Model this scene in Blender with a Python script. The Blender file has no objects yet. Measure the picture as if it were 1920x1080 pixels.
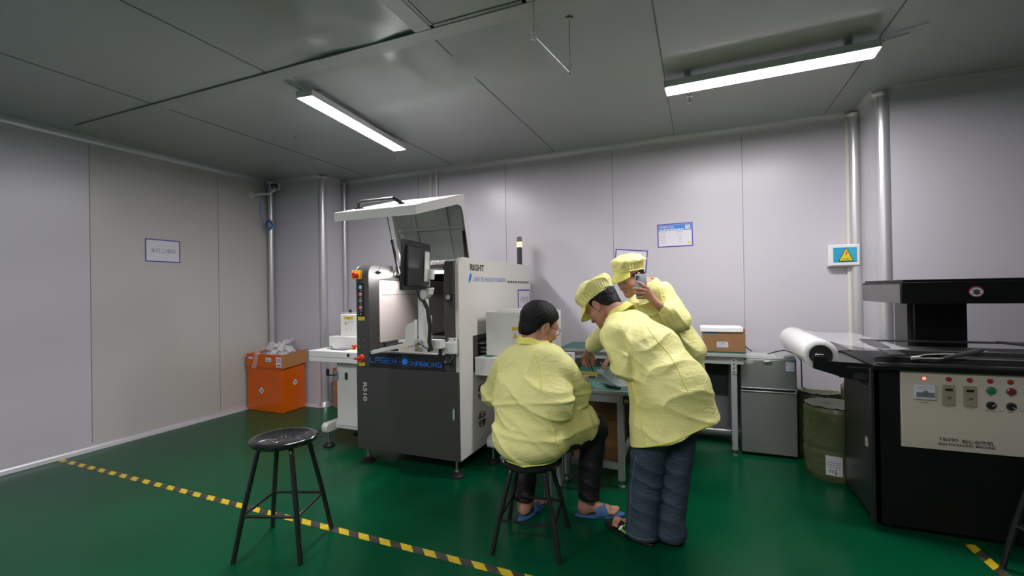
import bpy, bmesh, math, random
from math import sin, cos, pi, radians, sqrt, atan2
from mathutils import Vector, Matrix, noise
import numpy as np
C = bpy.context.scene.collection
SC = bpy.context.scene
random.seed(7)

# ------------------------------------------------------------------ camera (16 mm lens, 1.32 m above the floor)
YAW, PITCH, ROLL = math.atan(352/853), .0048, .0161
fw = Vector((-sin(YAW)*cos(PITCH), cos(YAW)*cos(PITCH), sin(PITCH)))
r0 = Vector((cos(YAW), sin(YAW), 0)); u0 = r0.cross(fw)
rr = r0*cos(ROLL)-u0*sin(ROLL); uu = u0*cos(ROLL)+r0*sin(ROLL)
cd = bpy.data.cameras.new('camera'); cam = bpy.data.objects.new('camera', cd); C.objects.link(cam)
cd.sensor_width = 36; cd.lens = 853/1920*36; cd.clip_start = .02; cd.clip_end = 60
M = Matrix.Identity(4)
for i, v in enumerate((rr, uu, -fw)):
    for j in range(3): M[j][i] = v[j]
M.translation = (0, 0, 1.32); cam.matrix_world = M
SC.camera = cam
# ------------------------------------------------------------------ world, exposure
w = bpy.data.worlds.new('room_air'); SC.world = w; w.use_nodes = True
w.node_tree.nodes['Background'].inputs[0].default_value = (.8, .85, .95, 1)
w.node_tree.nodes['Background'].inputs[1].default_value = .05
SC.view_settings.view_transform = 'Standard'; SC.view_settings.look = 'None'
SC.view_settings.gamma = 1; SC.view_settings.use_curve_mapping = False
SC.view_settings.exposure = 0.66
try:
    SC.cycles.use_denoising = True; SC.cycles.max_bounces = 9; SC.cycles.diffuse_bounces = 5
    SC.cycles.sample_clamp_indirect = 6
except Exception: pass
# strengths of the room's lamps: the two fittings in view, those further back in the room
LAMP_A, LAMP_B, LAMP_BACK = 72.0, 68.0, 92.0
LED = (1.0, .965, .985)

# ------------------------------------------------------------------ materials
MATS = {}
def mat(name, col, rough=.5, metal=0, emis=None, es=0, spec=.5, coat=0, trans=0, alpha=1, noise_=0, nscale=8, bump=0, bscale=40, ior=1.45, sheen=0):
    if name in MATS: return MATS[name]
    m = bpy.data.materials.new(name); m.use_nodes = True; nt = m.node_tree; b = nt.nodes['Principled BSDF']
    I = b.inputs
    I['Base Color'].default_value = (*col, 1); I['Roughness'].default_value = rough; I['Metallic'].default_value = metal
    I['Specular IOR Level'].default_value = spec; I['Coat Weight'].default_value = coat; I['Coat Roughness'].default_value = .12
    I['Transmission Weight'].default_value = trans; I['Alpha'].default_value = alpha; I['IOR'].default_value = ior
    if sheen: I['Sheen Weight'].default_value = sheen
    if emis: I['Emission Color'].default_value = (*emis, 1); I['Emission Strength'].default_value = es
    tc = nt.nodes.new('ShaderNodeTexCoord')
    if noise_:
        n = nt.nodes.new('ShaderNodeTexNoise'); n.inputs['Scale'].default_value = nscale; n.inputs['Detail'].default_value = 4
        nt.links.new(tc.outputs['Object'], n.inputs['Vector'])
        mx = nt.nodes.new('ShaderNodeMix'); mx.data_type = 'RGBA'
        mx.inputs[6].default_value = (*[max(0, c*(1-noise_)) for c in col], 1); mx.inputs[7].default_value = (*[min(1, c*(1+noise_)) for c in col], 1)
        nt.links.new(n.outputs[0], mx.inputs[0]); nt.links.new(mx.outputs[2], I['Base Color'])
    if bump:
        n2 = nt.nodes.new('ShaderNodeTexNoise'); n2.inputs['Scale'].default_value = bscale; n2.inputs['Detail'].default_value = 3
        nt.links.new(tc.outputs['Object'], n2.inputs['Vector'])
        bp = nt.nodes.new('ShaderNodeBump'); bp.inputs['Strength'].default_value = bump; bp.inputs['Distance'].default_value = .01
        nt.links.new(n2.outputs[0], bp.inputs['Height']); nt.links.new(bp.outputs[0], I['Normal'])
    MATS[name] = m; return m

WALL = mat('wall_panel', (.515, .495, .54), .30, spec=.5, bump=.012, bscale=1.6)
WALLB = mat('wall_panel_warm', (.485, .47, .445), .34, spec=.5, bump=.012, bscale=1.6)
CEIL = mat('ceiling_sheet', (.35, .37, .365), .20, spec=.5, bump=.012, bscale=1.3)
ALU = mat('brushed_aluminium', (.56, .56, .58), .3, .55)
COVE = mat('painted_cove', (.52, .52, .54), .32, .25)
BEIGE = mat('beige_trunking', (.62, .60, .53), .45)
STRIP = mat('ceiling_strip', (.34, .345, .33), .42)
WHITE = mat('white_powder_coat', (.68, .68, .66), .42)
CREAM = mat('machine_cream', (.68, .665, .63), .38)
DGREY = mat('dark_grey_coat', (.052, .052, .050), .36, noise_=.08, nscale=120)
DGLOSS = mat('dark_gloss_coat', (.075, .075, .073), .26, bump=.12, bscale=160)
BLACK = mat('black_plastic', (.012, .012, .013), .42)
BLACKM = mat('black_machine_paint', (.0045, .0048, .0052), .42, spec=.3, bump=.03, bscale=90)
GLOSSB = mat('glossy_black_paint', (.012, .012, .013), .18, coat=.4)
CHROME = mat('chrome', (.7, .7, .7), .18, 1)
STEEL = mat('steel', (.42, .42, .42), .35, .9)
RED = mat('red_plastic', (.55, .02, .02), .35)
YEL = mat('yellow_plastic', (.85, .45, .01), .4)
YLAB = mat('yellow_label', (.72, .56, .02), .5)
BLUEP = mat('blue_print', (.03, .20, .62), .45)
GREENP = mat('green_plastic', (.01, .22, .09), .4)
PAPER = mat('white_paper', (.66, .65, .70), .35)
INK = mat('dark_ink', (.05, .05, .06), .6)
INKG = mat('grey_ink', (.22, .22, .26), .6)
PURP = mat('purple_border', (.085, .06, .36), .4)
BENCHG = mat('green_bench_mat', (.022, .135, .105), .34, spec=.3, noise_=.08, nscale=6)
TGREY = mat('bench_grey_paint', (.33, .35, .345), .38)
TDARK = mat('bench_dark_panel', (.06, .075, .075), .5)
CARD = mat('brown_cardboard', (.27, .135, .06), .65, noise_=.12, nscale=14)
CARDO = mat('orange_taped_cardboard', (.62, .105, .002), .25, noise_=.14, nscale=5, bump=.05, bscale=9)
CARDT = mat('taped_cardboard', (.42, .19, .075), .22, noise_=.15, nscale=9, bump=.08, bscale=14)
SILVER = mat('silver_fridge', (.215, .23, .225), .34, .35)
CLEAR = mat('clear_plastic', (.9, .9, .92), .12, trans=.0, alpha=.32, bump=.5, bscale=30)
FILM = mat('thin_film', (.80, .80, .84), .18, alpha=.30, bump=.7, bscale=22)
FILMR = mat('film_roll', (.84, .86, .87), .22, coat=.4, bump=.03, bscale=20)
_b = FILMR.node_tree.nodes['Principled BSDF']; _b.inputs['Subsurface Weight'].default_value = .8; _b.inputs['Subsurface Radius'].default_value = (.10, .10, .10); _b.inputs['Subsurface Scale'].default_value = 1.0
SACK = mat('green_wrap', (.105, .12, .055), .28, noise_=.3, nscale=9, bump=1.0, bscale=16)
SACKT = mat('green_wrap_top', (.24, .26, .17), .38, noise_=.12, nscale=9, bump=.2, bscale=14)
def emi(name, col, s): return mat(name, (.8, .8, .8), .5, emis=col, es=s)

# ------------------------------------------------------------------ mesh helpers
ROOTLOC = {}
def wloc(p):
    return ROOTLOC.get(p.name, Vector((0, 0, 0))) if p else Vector((0, 0, 0))
class MB:
    def __init__(s): s.b = bmesh.new()
    def vs(s, pts): return [s.b.verts.new(p) for p in pts]
    def poly(s, pts):
        s.b.faces.new(s.vs(pts)); return s
    def box(s, a, b, m=None):
        x0, y0, z0 = a; x1, y1, z1 = b
        P = [(x0,y0,z0),(x1,y0,z0),(x1,y1,z0),(x0,y1,z0),(x0,y0,z1),(x1,y0,z1),(x1,y1,z1),(x0,y1,z1)]
        if m is not None: P = [m @ Vector(p) for p in P]
        v = s.vs(P)
        for f in ((0,3,2,1),(4,5,6,7),(0,1,5,4),(1,2,6,5),(2,3,7,6),(3,0,4,7)): s.b.faces.new([v[i] for i in f])
        return s
    def cbox(s, c, d, m=None):
        return s.box([c[i]-d[i]/2 for i in range(3)], [c[i]+d[i]/2 for i in range(3)], m)
    def cyl(s, p0, p1, r0_, r1_=None, n=20, cap=True):
        r1_ = r0_ if r1_ is None else r1_
        p0, p1 = Vector(p0), Vector(p1); d = (p1-p0).normalized()
        a = d.orthogonal().normalized(); b = d.cross(a)
        A = [s.b.verts.new(p0+(a*cos(2*pi*i/n)+b*sin(2*pi*i/n))*r0_) for i in range(n)]
        B = [s.b.verts.new(p1+(a*cos(2*pi*i/n)+b*sin(2*pi*i/n))*r1_) for i in range(n)]
        for i in range(n): s.b.faces.new([A[i], A[(i+1)%n], B[(i+1)%n], B[i]])
        if cap: s.b.faces.new(A[::-1]); s.b.faces.new(B)
        return s
    def ring(s, p0, p1, ro, ri, n=32):
        p0, p1 = Vector(p0), Vector(p1); d = (p1-p0).normalized(); a = d.orthogonal().normalized(); b = d.cross(a)
        R_ = [[s.b.verts.new(p+(a*cos(2*pi*i/n)+b*sin(2*pi*i/n))*r) for i in range(n)] for p, r in ((p0,ro),(p1,ro),(p1,ri),(p0,ri))]
        for k in range(4):
            A, B = R_[k], R_[(k+1)%4]
            for i in range(n): s.b.faces.new([A[i], A[(i+1)%n], B[(i+1)%n], B[i]])
        return s
    def tube(s, pts, r, n=8, cap=True, flat=None):
        P = [Vector(p) for p in pts]; rs = r if isinstance(r, (list, tuple)) else [r]*len(P)
        prev = None; rings = []
        t = (P[1]-P[0]).normalized(); a = t.orthogonal().normalized()
        for i, p in enumerate(P):
            t = ((P[min(i+1, len(P)-1)]-P[i]).normalized()+(P[i]-P[max(i-1, 0)]).normalized())
            t = t.normalized() if t.length > 1e-6 else Vector((0,0,1))
            a = (a-t*a.dot(t)); a = a.normalized() if a.length > 1e-6 else t.orthogonal().normalized()
            b = t.cross(a)
            rings.append([s.b.verts.new(p+(a*cos(2*pi*k/n)+b*sin(2*pi*k/n))*rs[i]) for k in range(n)])
        for A, B in zip(rings, rings[1:]):
            for k in range(n): s.b.faces.new([A[k], A[(k+1)%n], B[(k+1)%n], B[k]])
        if cap: s.b.faces.new(rings[0][::-1]); s.b.faces.new(rings[-1])
        return s
    def prism(s, poly, ax, a, b):
        def mk(u, v, w_): return (w_, u, v) if ax == 0 else (u, w_, v) if ax == 1 else (u, v, w_)
        A = s.vs([mk(u, v, a) for u, v in poly]); B = s.vs([mk(u, v, b) for u, v in poly])
        s.b.faces.new(A); s.b.faces.new(B[::-1]); n = len(poly)
        for i in range(n): s.b.faces.new([A[i], B[i], B[(i+1)%n], A[(i+1)%n]])
        return s
    def lathe(s, prof, c, n=32, axis=(0,0,1)):
        c = Vector(c); d = Vector(axis).normalized(); a = d.orthogonal().normalized(); b = d.cross(a); rings = []
        for r, h in prof: rings.append([s.b.verts.new(c+d*h+(a*cos(2*pi*k/n)+b*sin(2*pi*k/n))*max(r, 1e-4)) for k in range(n)])
        for A, B in zip(rings, rings[1:]):
            for k in range(n): s.b.faces.new([A[k], A[(k+1)%n], B[(k+1)%n], B[k]])
        s.b.faces.new(rings[0][::-1]); s.b.faces.new(rings[-1])
        return s
    def grid(s, fn, nu, nv, close=False):
        V = [[s.b.verts.new(fn(i/nu, j/nv)) for j in range(nv+1)] for i in range(nu+1)]
        for i in range(nu):
            for j in range(nv): s.b.faces.new([V[i][j], V[i+1][j], V[i+1][j+1], V[i][j+1]])
        return s
    def build(s, name, m, parent=None, bevel=0, smooth=35, seg=2, label=None, solid=0):
        bm = s.b
        bmesh.ops.recalc_face_normals(bm, faces=bm.faces)
        me = bpy.data.meshes.new(name)
        off = wloc(parent)
        if off.length: bmesh.ops.translate(bm, verts=bm.verts, vec=-off)
        bm.to_mesh(me); bm.free()
        me.materials.append(m)
        if smooth:
            me.shade_smooth()
            me.set_sharp_from_angle(angle=radians(smooth))
        o = bpy.data.objects.new(name, me); C.objects.link(o)
        if parent: o.parent = parent
        ROOTLOC[o.name] = off
        if bevel:
            md = o.modifiers.new('bevel', 'BEVEL'); md.width = bevel; md.segments = seg; md.limit_method = 'ANGLE'; md.angle_limit = radians(40)
        if solid:
            md = o.modifiers.new('solid', 'SOLIDIFY'); md.thickness = solid
        if label: o['label'] = label
        return o
def thing(name, label, cat, loc=(0,0,0), group=None):
    o = bpy.data.objects.new(name, None); C.objects.link(o); o.location = loc; o.empty_display_size = .1
    o['label'] = label; o['category'] = cat
    if group: o['group'] = group
    ROOTLOC[o.name] = Vector(loc); return o
def tag(o, label, cat, group=None):
    o['label'] = label; o['category'] = cat
    if group: o['group'] = group
    return o
def struct(o): o['kind'] = 'structure'; return o
def rpoly(x0, z0, x1, z1, r, corners='tl tr bl br', n=5):
    P = []
    def arc(cx, cz, a0):
        for k in range(n+1):
            a = radians(a0+90*k/n); P.append((cx+r*cos(a), cz+r*sin(a)))
    arc(x1-r, z1-r, 0) if 'tr' in corners else P.append((x1, z1))
    arc(x0+r, z1-r, 90) if 'tl' in corners else P.append((x0, z1))
    arc(x0+r, z0+r, 180) if 'bl' in corners else P.append((x0, z0))
    arc(x1-r, z0+r, 270) if 'br' in corners else P.append((x1, z0))
    return P
def frame_on(o_, right, up):   # matrix with local x=right, y=up, z=normal
    r = Vector(right).normalized(); u = Vector(up).normalized(); n = r.cross(u).normalized()
    m = Matrix.Identity(4)
    for i, v in enumerate((r, u, n)):
        for j in range(3): m[j][i] = v[j]
    m.translation = o_; return m
def text(s, org, right, up, wd, ht, m, parent, depth=.0008, center=False, name='lettering', shear=0, bold=0):
    cu = bpy.data.curves.new(name, 'FONT'); cu.body = s; cu.size = 1; cu.extrude = 0; cu.offset = bold; cu.shear = shear
    o = bpy.data.objects.new(name, cu); C.objects.link(o)
    bpy.context.view_layer.update()
    bb = [Vector(c) for c in o.bound_box]; x0 = min(b.x for b in bb); x1 = max(b.x for b in bb); y0 = min(b.y for b in bb); y1 = max(b.y for b in bb)
    dg = bpy.context.evaluated_depsgraph_get(); me = bpy.data.meshes.new_from_object(o.evaluated_get(dg))
    bpy.data.objects.remove(o)
    sx = wd/max(x1-x0, 1e-5); sy = (ht/max(y1-y0, 1e-5)) if ht else sx
    if not wd: sx = sy
    m4 = frame_on(Vector(org)-wloc(parent), right, up)
    dx = -(x0+x1)/2 if center else -x0
    n = m4.col[2].to_3d()
    for v in me.vertices:
        v.co = m4 @ Vector(((v.co.x+dx)*sx, (v.co.y-y0)*sy, 0)) + n*depth
    me.materials.clear(); me.materials.append(m)
    o = bpy.data.objects.new(name, me); C.objects.link(o)
    if parent: o.parent = parent
    ROOTLOC[o.name] = wloc(parent)
    return o
# ================================================================== THE ROOM
XL, YB, ZC = -4.87, 4.43, 2.70
BX, BY = -4.06, 4.05           # boxed-in column, far left corner
RX, RY = 1.19, 3.99            # step of the wall on the right
FLOOR = bpy.data.materials.new('green_epoxy_floor'); FLOOR.use_nodes = True
nt = FLOOR.node_tree; b = nt.nodes['Principled BSDF']; tc = nt.nodes.new('ShaderNodeTexCoord')
n1 = nt.nodes.new('ShaderNodeTexNoise'); n1.inputs['Scale'].default_value = 1.3; n1.inputs['Detail'].default_value = 6
n2 = nt.nodes.new('ShaderNodeTexNoise'); n2.inputs['Scale'].default_value = 38; n2.inputs['Detail'].default_value = 5
cr = nt.nodes.new('ShaderNodeValToRGB'); cr.color_ramp.elements[0].position = .3; cr.color_ramp.elements[1].position = .75
cr.color_ramp.elements[0].color = (.0006, .050, .019, 1); cr.color_ramp.elements[1].color = (.001, .076, .029, 1)
nt.links.new(tc.outputs['Object'], n1.inputs['Vector']); nt.links.new(tc.outputs['Object'], n2.inputs['Vector'])
nt.links.new(n1.outputs[0], cr.inputs[0]); nt.links.new(cr.outputs[0], b.inputs['Base Color'])
mr = nt.nodes.new('ShaderNodeMapRange'); mr.inputs[3].default_value = .16; mr.inputs[4].default_value = .30
nt.links.new(n1.outputs[0], mr.inputs[0]); nt.links.new(mr.outputs[0], b.inputs['Roughness'])
b.inputs['Specular IOR Level'].default_value = .12
bp = nt.nodes.new('ShaderNodeBump'); bp.inputs['Strength'].default_value = .03; bp.inputs['Distance'].default_value = .004
nt.links.new(n2.outputs[0], bp.inputs['Height']); nt.links.new(bp.outputs[0], b.inputs['Normal'])

X1, Y0 = 4.6, -6.0
struct(MB().box((XL-.1, Y0-.1, -.1), (X1+.1, YB+.1, 0)).build('floor', FLOOR, smooth=0))
# ceiling: flat sheet with one dented patch by the cross strip
def ceil_h(x, y):
    d = 0
    ex = max(0, min(1, (x+2.55)/.25))*max(0, min(1, (-.95-x)/.2)); ey = max(0, min(1, (y-1.25)/.2))*max(0, min(1, (2.75-y)/.25))
    for cx, cy, sx, sy, a, h in ((-2.05,1.95,.20,.09,.2,.020), (-1.72,2.28,.13,.22,.5,-.018), (-1.52,2.33,.09,.26,.35,.020), (-1.62,1.72,.16,.25,-.5,.018), (-1.9,1.75,.12,.18,.6,-.010), (-2.25,2.2,.22,.07,0,-.008), (-1.35,2.5,.12,.15,.2,-.008)):
        u = (x-cx)*cos(a)+(y-cy)*sin(a); v = -(x-cx)*sin(a)+(y-cy)*cos(a)
        d += h*math.exp(-(u/sx)**2-(v/sy)**2)
    return d*ex*ey
mb = MB()
gx0, gx1, gy0, gy1 = -2.6, -.9, 1.2, 2.8
for a, c in (((XL-.1,Y0-.1),(X1+.1,gy0)), ((XL-.1,gy1),(X1+.1,YB+.1)), ((XL-.1,gy0),(gx0,gy1)), ((gx1,gy0),(X1+.1,gy1))):
    mb.poly([(a[0],a[1],ZC),(a[0],c[1],ZC),(c[0],c[1],ZC),(c[0],a[1],ZC)])
mb.grid(lambda u, v: (gx0+(gx1-gx0)*u, gy0+(gy1-gy0)*v, ZC+ceil_h(gx0+(gx1-gx0)*u, gy0+(gy1-gy0)*v)), 90, 84)
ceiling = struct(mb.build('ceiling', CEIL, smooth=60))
for p in ceiling.data.polygons: pass
mb = MB()
for x in (-3.61, -2.47, -1.32, -.19, .953, 2.09):
    y1 = BY-.05 if x < BX else YB-.05 if x < RX else RY-.05
    mb.box((x-.003, 2.14, ZC-.0022), (x+.003, y1, ZC-.0005))
    mb.box((x-.003, Y0, ZC-.0022), (x+.003, 2.04, ZC-.0005))
GROOVE = mat('panel_groove', (.10, .105, .105), .6)
GROOVEL = mat('panel_groove_wall', (.22, .22, .235), .5)
struct(mb.build('ceiling_seam', GROOVE, ceiling, smooth=0))
mb = MB(); mb.box((XL+.25, 2.035, ZC-.010), (-2.05, 2.135, ZC-.0025)); mb.box((-2.045, 2.035, ZC-.012), (X1, 2.135, ZC-.006))
mb.box((-1.37, .4, ZC-.010), (-1.27, 2.035, ZC-.004)); mb.box((-.74, .4, ZC-.010), (-.64, 2.035, ZC-.004))
struct(mb.build('trim_1', STRIP, smooth=0, bevel=.002))
# walls
def wall(name, m, pts): return struct(MB().prism(pts, 2, 0, ZC).build(name, m, smooth=0))
wall('wall_left', WALL, [(XL-.1, Y0), (XL, Y0), (XL, 2.247), (XL-.1, 2.247)])
wall('wall_left', WALLB, [(XL-.1, 2.247), (XL, 2.247), (XL, YB), (XL-.1, YB)])
wall('wall_back', WALL, [(BX, YB), (RX, YB), (RX, YB+.1), (BX, YB+.1)])
wall('wall_column_left', WALL, [(XL, BY), (BX, BY), (BX, YB+.1), (XL, YB+.1)])
wall('wall_step_right', WALL, [(RX, RY), (X1+.1, RY), (X1+.1, YB+.1), (RX, YB+.1)])
wall('wall_right', WALL, [(X1, Y0), (X1+.1, Y0), (X1+.1, RY), (X1, RY)])
wall('wall_front', WALL, [(XL-.1, Y0-.1), (X1+.1, Y0-.1), (X1+.1, Y0), (XL-.1, Y0)])
mb = MB()
for y in (2.247, 3.383, 1.11, -.03, -1.17, -2.3, -3.44, -4.58): mb.box((XL-.001, y-.003, .06), (XL+.0012, y+.003, 2.65))
struct(mb.build('wall_left_seam', GROOVEL, smooth=0))
mb = MB()
for x in (-2.976, -1.884, -.762, .358): mb.box((x-.0025, YB-.0012, .06), (x+.0025, YB+.001, 2.65))
struct(mb.build('wall_back_seam', GROOVEL, smooth=0))
# coves: concave quarter rounds between wall and ceiling / floor
def cove(mb, p0, p1, inward, top=True, r=.046):
    p0, p1, n = Vector((*p0, 0)), Vector((*p1, 0)), Vector((*inward, 0))
    prof = []
    for k in range(8):
        a = radians(90*k/7); prof.append((r-r*sin(a), r-r*cos(a)))   # (distance from wall, distance from ceiling)
    prof += [(0, 0)]
    A, B = [], []
    for d, h in prof:
        z = ZC-h if top else h
        A.append(mb.b.verts.new(p0+n*(d+.0008)+Vector((0,0,z)))); B.append(mb.b.verts.new(p1+n*(d+.0008)+Vector((0,0,z))))
    m_ = len(A)
    for k in range(m_): mb.b.faces.new([A[k], A[(k+1)%m_], B[(k+1)%m_], B[k]])
    mb.b.faces.new(A); mb.b.faces.new(B[::-1])
segs = [((XL, Y0), (XL, BY), (1, 0)), ((XL, BY), (BX, BY), (0, -1)), ((BX, BY), (BX, YB), (1, 0)), ((BX, YB), (RX, YB), (0, -1)),
        ((RX, YB), (RX, RY), (-1, 0)), ((RX, RY), (X1, RY), (0, -1))]
mb = MB()
for s in segs: cove(mb, *s, top=True)
struct(mb.build('trim_2', COVE, smooth=60))
mb = MB()
for s in segs: cove(mb, *s, top=False, r=.05)
struct(mb.build('baseboard_left', COVE, smooth=60))
# vertical round corner trims
def post(x, y, r, base=True, z1=2.66, name='trim_3', m=None):
    mb = MB().cyl((x, y, 0), (x, y, z1), r, n=28)
    if base: mb.lathe([(r+.022, 0), (r+.020, .015), (r+.008, .04), (r+.006, .055), (r, .06)], (x, y, 0), n=28)
    mb.cyl((x, y, z1-.004), (x, y, z1+.02), r, r+.02, n=28)
    return struct(mb.build(name, m or ALU, smooth=50))
post(-4.075, 4.085, .046); post(-4.795, 3.985, .030, False); post(-4.03, 4.395, .026, False)
post(1.158, 4.404, .038, False); post(1.228, 4.028, .050)
struct(MB().box((1.10, YB-.022, 0), (1.142, YB-.0005, 2.66)).build('trim_4', BEIGE, bevel=.003))
struct(MB().box((-2.815, YB-.022, .9), (-2.785, YB-.0005, 2.66)).build('trim_5', BEIGE, bevel=.003))
struct(MB().cyl((-2.715, YB-.02, .9), (-2.715, YB-.02, 2.67), .013).build('trim_6', WHITE))
# silver pipe along the foot of the back wall
t = tag(MB().cyl((-1.05, 4.365, .068), (1.06, 4.365, .068), .052, n=28).ring((.02,4.365,.068),(.05,4.365,.068),.055,.05).build('floor_pipe', ALU), 'silver pipe lying along the foot of the back wall behind bench and fridge', 'pipe')

# hazard tape
TAPE = bpy.data.materials.new('hazard_tape'); TAPE.use_nodes = True; nt = TAPE.node_tree; b = nt.nodes['Principled BSDF']
tc = nt.nodes.new('ShaderNodeTexCoord'); sp = nt.nodes.new('ShaderNodeSeparateXYZ'); ad = nt.nodes.new('ShaderNodeMath'); ad.operation = 'ADD'
ml = nt.nodes.new('ShaderNodeMath'); ml.operation = 'MULTIPLY'; ml.inputs[1].default_value = 1/.14
fr = nt.nodes.new('ShaderNodeMath'); fr.operation = 'FRACT'; gt = nt.nodes.new('ShaderNodeMath'); gt.operation = 'GREATER_THAN'; gt.inputs[1].default_value = .5
nz = nt.nodes.new('ShaderNodeTexNoise'); nz.inputs['Scale'].default_value = 22; nz.inputs['Detail'].default_value = 5
mx = nt.nodes.new('ShaderNodeMix'); mx.data_type = 'RGBA'; mx.inputs[6].default_value = (.60, .44, .015, 1); mx.inputs[7].default_value = (.035, .033, .03, 1)
mw = nt.nodes.new('ShaderNodeMix'); mw.data_type = 'RGBA'; mw.inputs[7].default_value = (.22, .18, .05, 1)
rg = nt.nodes.new('ShaderNodeMapRange'); rg.inputs[1].default_value = .5; rg.inputs[2].default_value = .75; rg.inputs[4].default_value = .55
nt.links.new(tc.outputs['Object'], sp.inputs[0]); nt.links.new(sp.outputs[0], ad.inputs[0]); nt.links.new(sp.outputs[1], ad.inputs[1])
nt.links.new(ad.outputs[0], ml.inputs[0]); nt.links.new(ml.outputs[0], fr.inputs[0]); nt.links.new(fr.outputs[0], gt.inputs[0])
nt.links.new(gt.outputs[0], mx.inputs[0]); nt.links.new(tc.outputs['Object'], nz.inputs['Vector']); nt.links.new(nz.outputs[0], rg.inputs[0])
nt.links.new(mx.outputs[2], mw.inputs[6]); nt.links.new(rg.outputs[0], mw.inputs[0]); nt.links.new(mw.outputs[2], b.inputs['Base Color']); b.inputs['Roughness'].default_value = .35
def tape(p0, p1, w_, lab):
    p0, p1 = Vector((*p0, 0)), Vector((*p1, 0)); d = (p1-p0); L = d.length; d.normalize(); n = Vector((-d.y, d.x, 0))
    o = MB().box((0, -w_/2, .0006), (L, w_/2, .0016)).build('floor_tape', TAPE, smooth=0)
    o.matrix_world = Matrix(((d.x, n.x, 0, p0.x), (d.y, n.y, 0, p0.y), (0, 0, 1, 0), (0, 0, 0, 1)))
    tag(o, lab, 'tape')
tape((-4.815, 2.012), (.6, 1.93), .047, 'yellow and black striped tape line running across the green floor past the stool')
tape((1.235, 3.0), (1.30, 1.6), .047, 'short stretch of yellow and black tape beside the skin packaging machine')

# ------------------------------------------------------------------ ceiling fittings
EM1 = emi('lamp_diffuser_a', LED, LAMP_A); EM2 = emi('lamp_diffuser_b', LED, LAMP_B); EM3 = emi('lamp_diffuser_c', LED, LAMP_BACK)
LAMPW = mat('lamp_housing', (.62, .63, .63), .35)
def lamp(p0, p1, w_, em, lab, z=2.6):
    p0, p1 = Vector((*p0, z)), Vector((*p1, z)); c = (p0+p1)/2; L = (p1-p0).length; d = (p1-p0).normalized(); n = Vector((-d.y, d.x, 0))
    R3 = Matrix(((d.x, n.x, 0, c.x), (d.y, n.y, 0, c.y), (0, 0, 1, 0), (0, 0, 0, 1)))
    t = thing('ceiling_lamp', lab, 'lamp', c, 'slim LED ceiling lamps')
    MB().box((-L/2, -w_/2, .006), (L/2, w_/2, .05), R3 @ Matrix.Translation((0,0,z))).build('housing', LAMPW, t, bevel=.004)
    m = R3 @ Matrix.Translation((0,0,z))
    MB().box((-L/2+.004, -w_/2+.005, .0053), (L/2-.004, w_/2-.005, .0059), m).build('diffuser', em, t, smooth=0)
    for s in (-1, 1):
        MB().box((-L/2-.006 if s < 0 else L/2, -w_/2, .004), (-L/2 if s < 0 else L/2+.006, w_/2, .052), m).build('end_cap', LAMPW, t, bevel=.002)
    for s in (-1, 1):
        MB().box((s*L*.38-.02, -.02, .05), (s*L*.38+.02, .02, ZC-z-.003), m).build('clip', CHROME, t, smooth=0)
    return t
lamp((-2.37, 2.235), (-2.495, 3.43), .125, EM1, 'lit slim LED ceiling lamp above the laser marking machine')
lamp((-.183, 3.152), (.932, 3.107), .145, EM2, 'lit slim LED ceiling lamp above the bench and small fridge')
lamp((-2.6, -1.4), (-2.6, -.2), .13, EM3, 'slim LED ceiling lamp behind the viewer towards the left wall')
lamp((-.5, -.7), (.7, -.7), .13, EM3, 'slim LED ceiling lamp behind the viewer on the packaging machine side')
lamp((-2.2, -2.6), (-1.0, -2.6), .13, EM3, 'slim LED ceiling lamp furthest behind the viewer')
# stray cables beside the lamps
tag(MB().tube([(-2.43, 2.24, 2.66), (-2.44, 2.19, 2.694), (-2.47, 2.12, 2.694)], .0025).tube([(-2.38, 2.24, 2.66), (-2.39, 2.17, 2.694), (-2.40, 2.13, 2.694)], .0025).build('lamp_cable', WHITE), 'thin white cables feeding the lamp above the laser machine', 'cable')
tag(MB().tube([(.94, 3.12, 2.66), (1.02, 3.10, 2.694), (1.14, 3.06, 2.694)], .003).tube([(.94, 3.16, 2.66), (1.0, 3.17, 2.694), (1.09, 3.15, 2.694)], .003).build('lamp_cable', WHITE), 'thin white cables feeding the lamp above the small fridge', 'cable')
# sprinkler heads
def sprinkler(x, y, lab):
    t = thing('sprinkler_head', lab, 'sprinkler', (x, y, ZC), 'ceiling sprinkler heads')
    MB().lathe([(.022, 0), (.022, -.003), (.010, -.006), (.008, -.02)], (x, y, ZC-.001), n=16).build('escutcheon', CHROME, t)
    MB().tube([(x-.009, y, ZC-.02), (x-.012, y, ZC-.032), (x-.006, y, ZC-.046)], .002).tube([(x+.009, y, ZC-.02), (x+.012, y, ZC-.032), (x+.006, y, ZC-.046)], .002).build('frame_arms', STEEL, t)
    MB().cyl((x, y, ZC-.02), (x, y, ZC-.044), .0025).build('bulb', RED, t)
    MB().cyl((x, y, ZC-.046), (x, y, ZC-.049), .014, n=14).build('deflector', STEEL, t)
sprinkler(-.045, 3.53, 'small sprinkler head under the ceiling below the lamp over the fridge')
sprinkler(-2.83, 3.80, 'small sprinkler head under the ceiling by the lamp over the laser machine')
# two dark screw holes etc.
mb = MB()
for x, y in ((-3.27, 2.98), (-3.66, 3.53), (-3.60, 3.55)): mb.cyl((x, y, ZC-.0016), (x, y, ZC-.0006), .011, n=10)
struct(mb.build('ceiling_hole', BLACK, ceiling, smooth=0))
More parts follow.
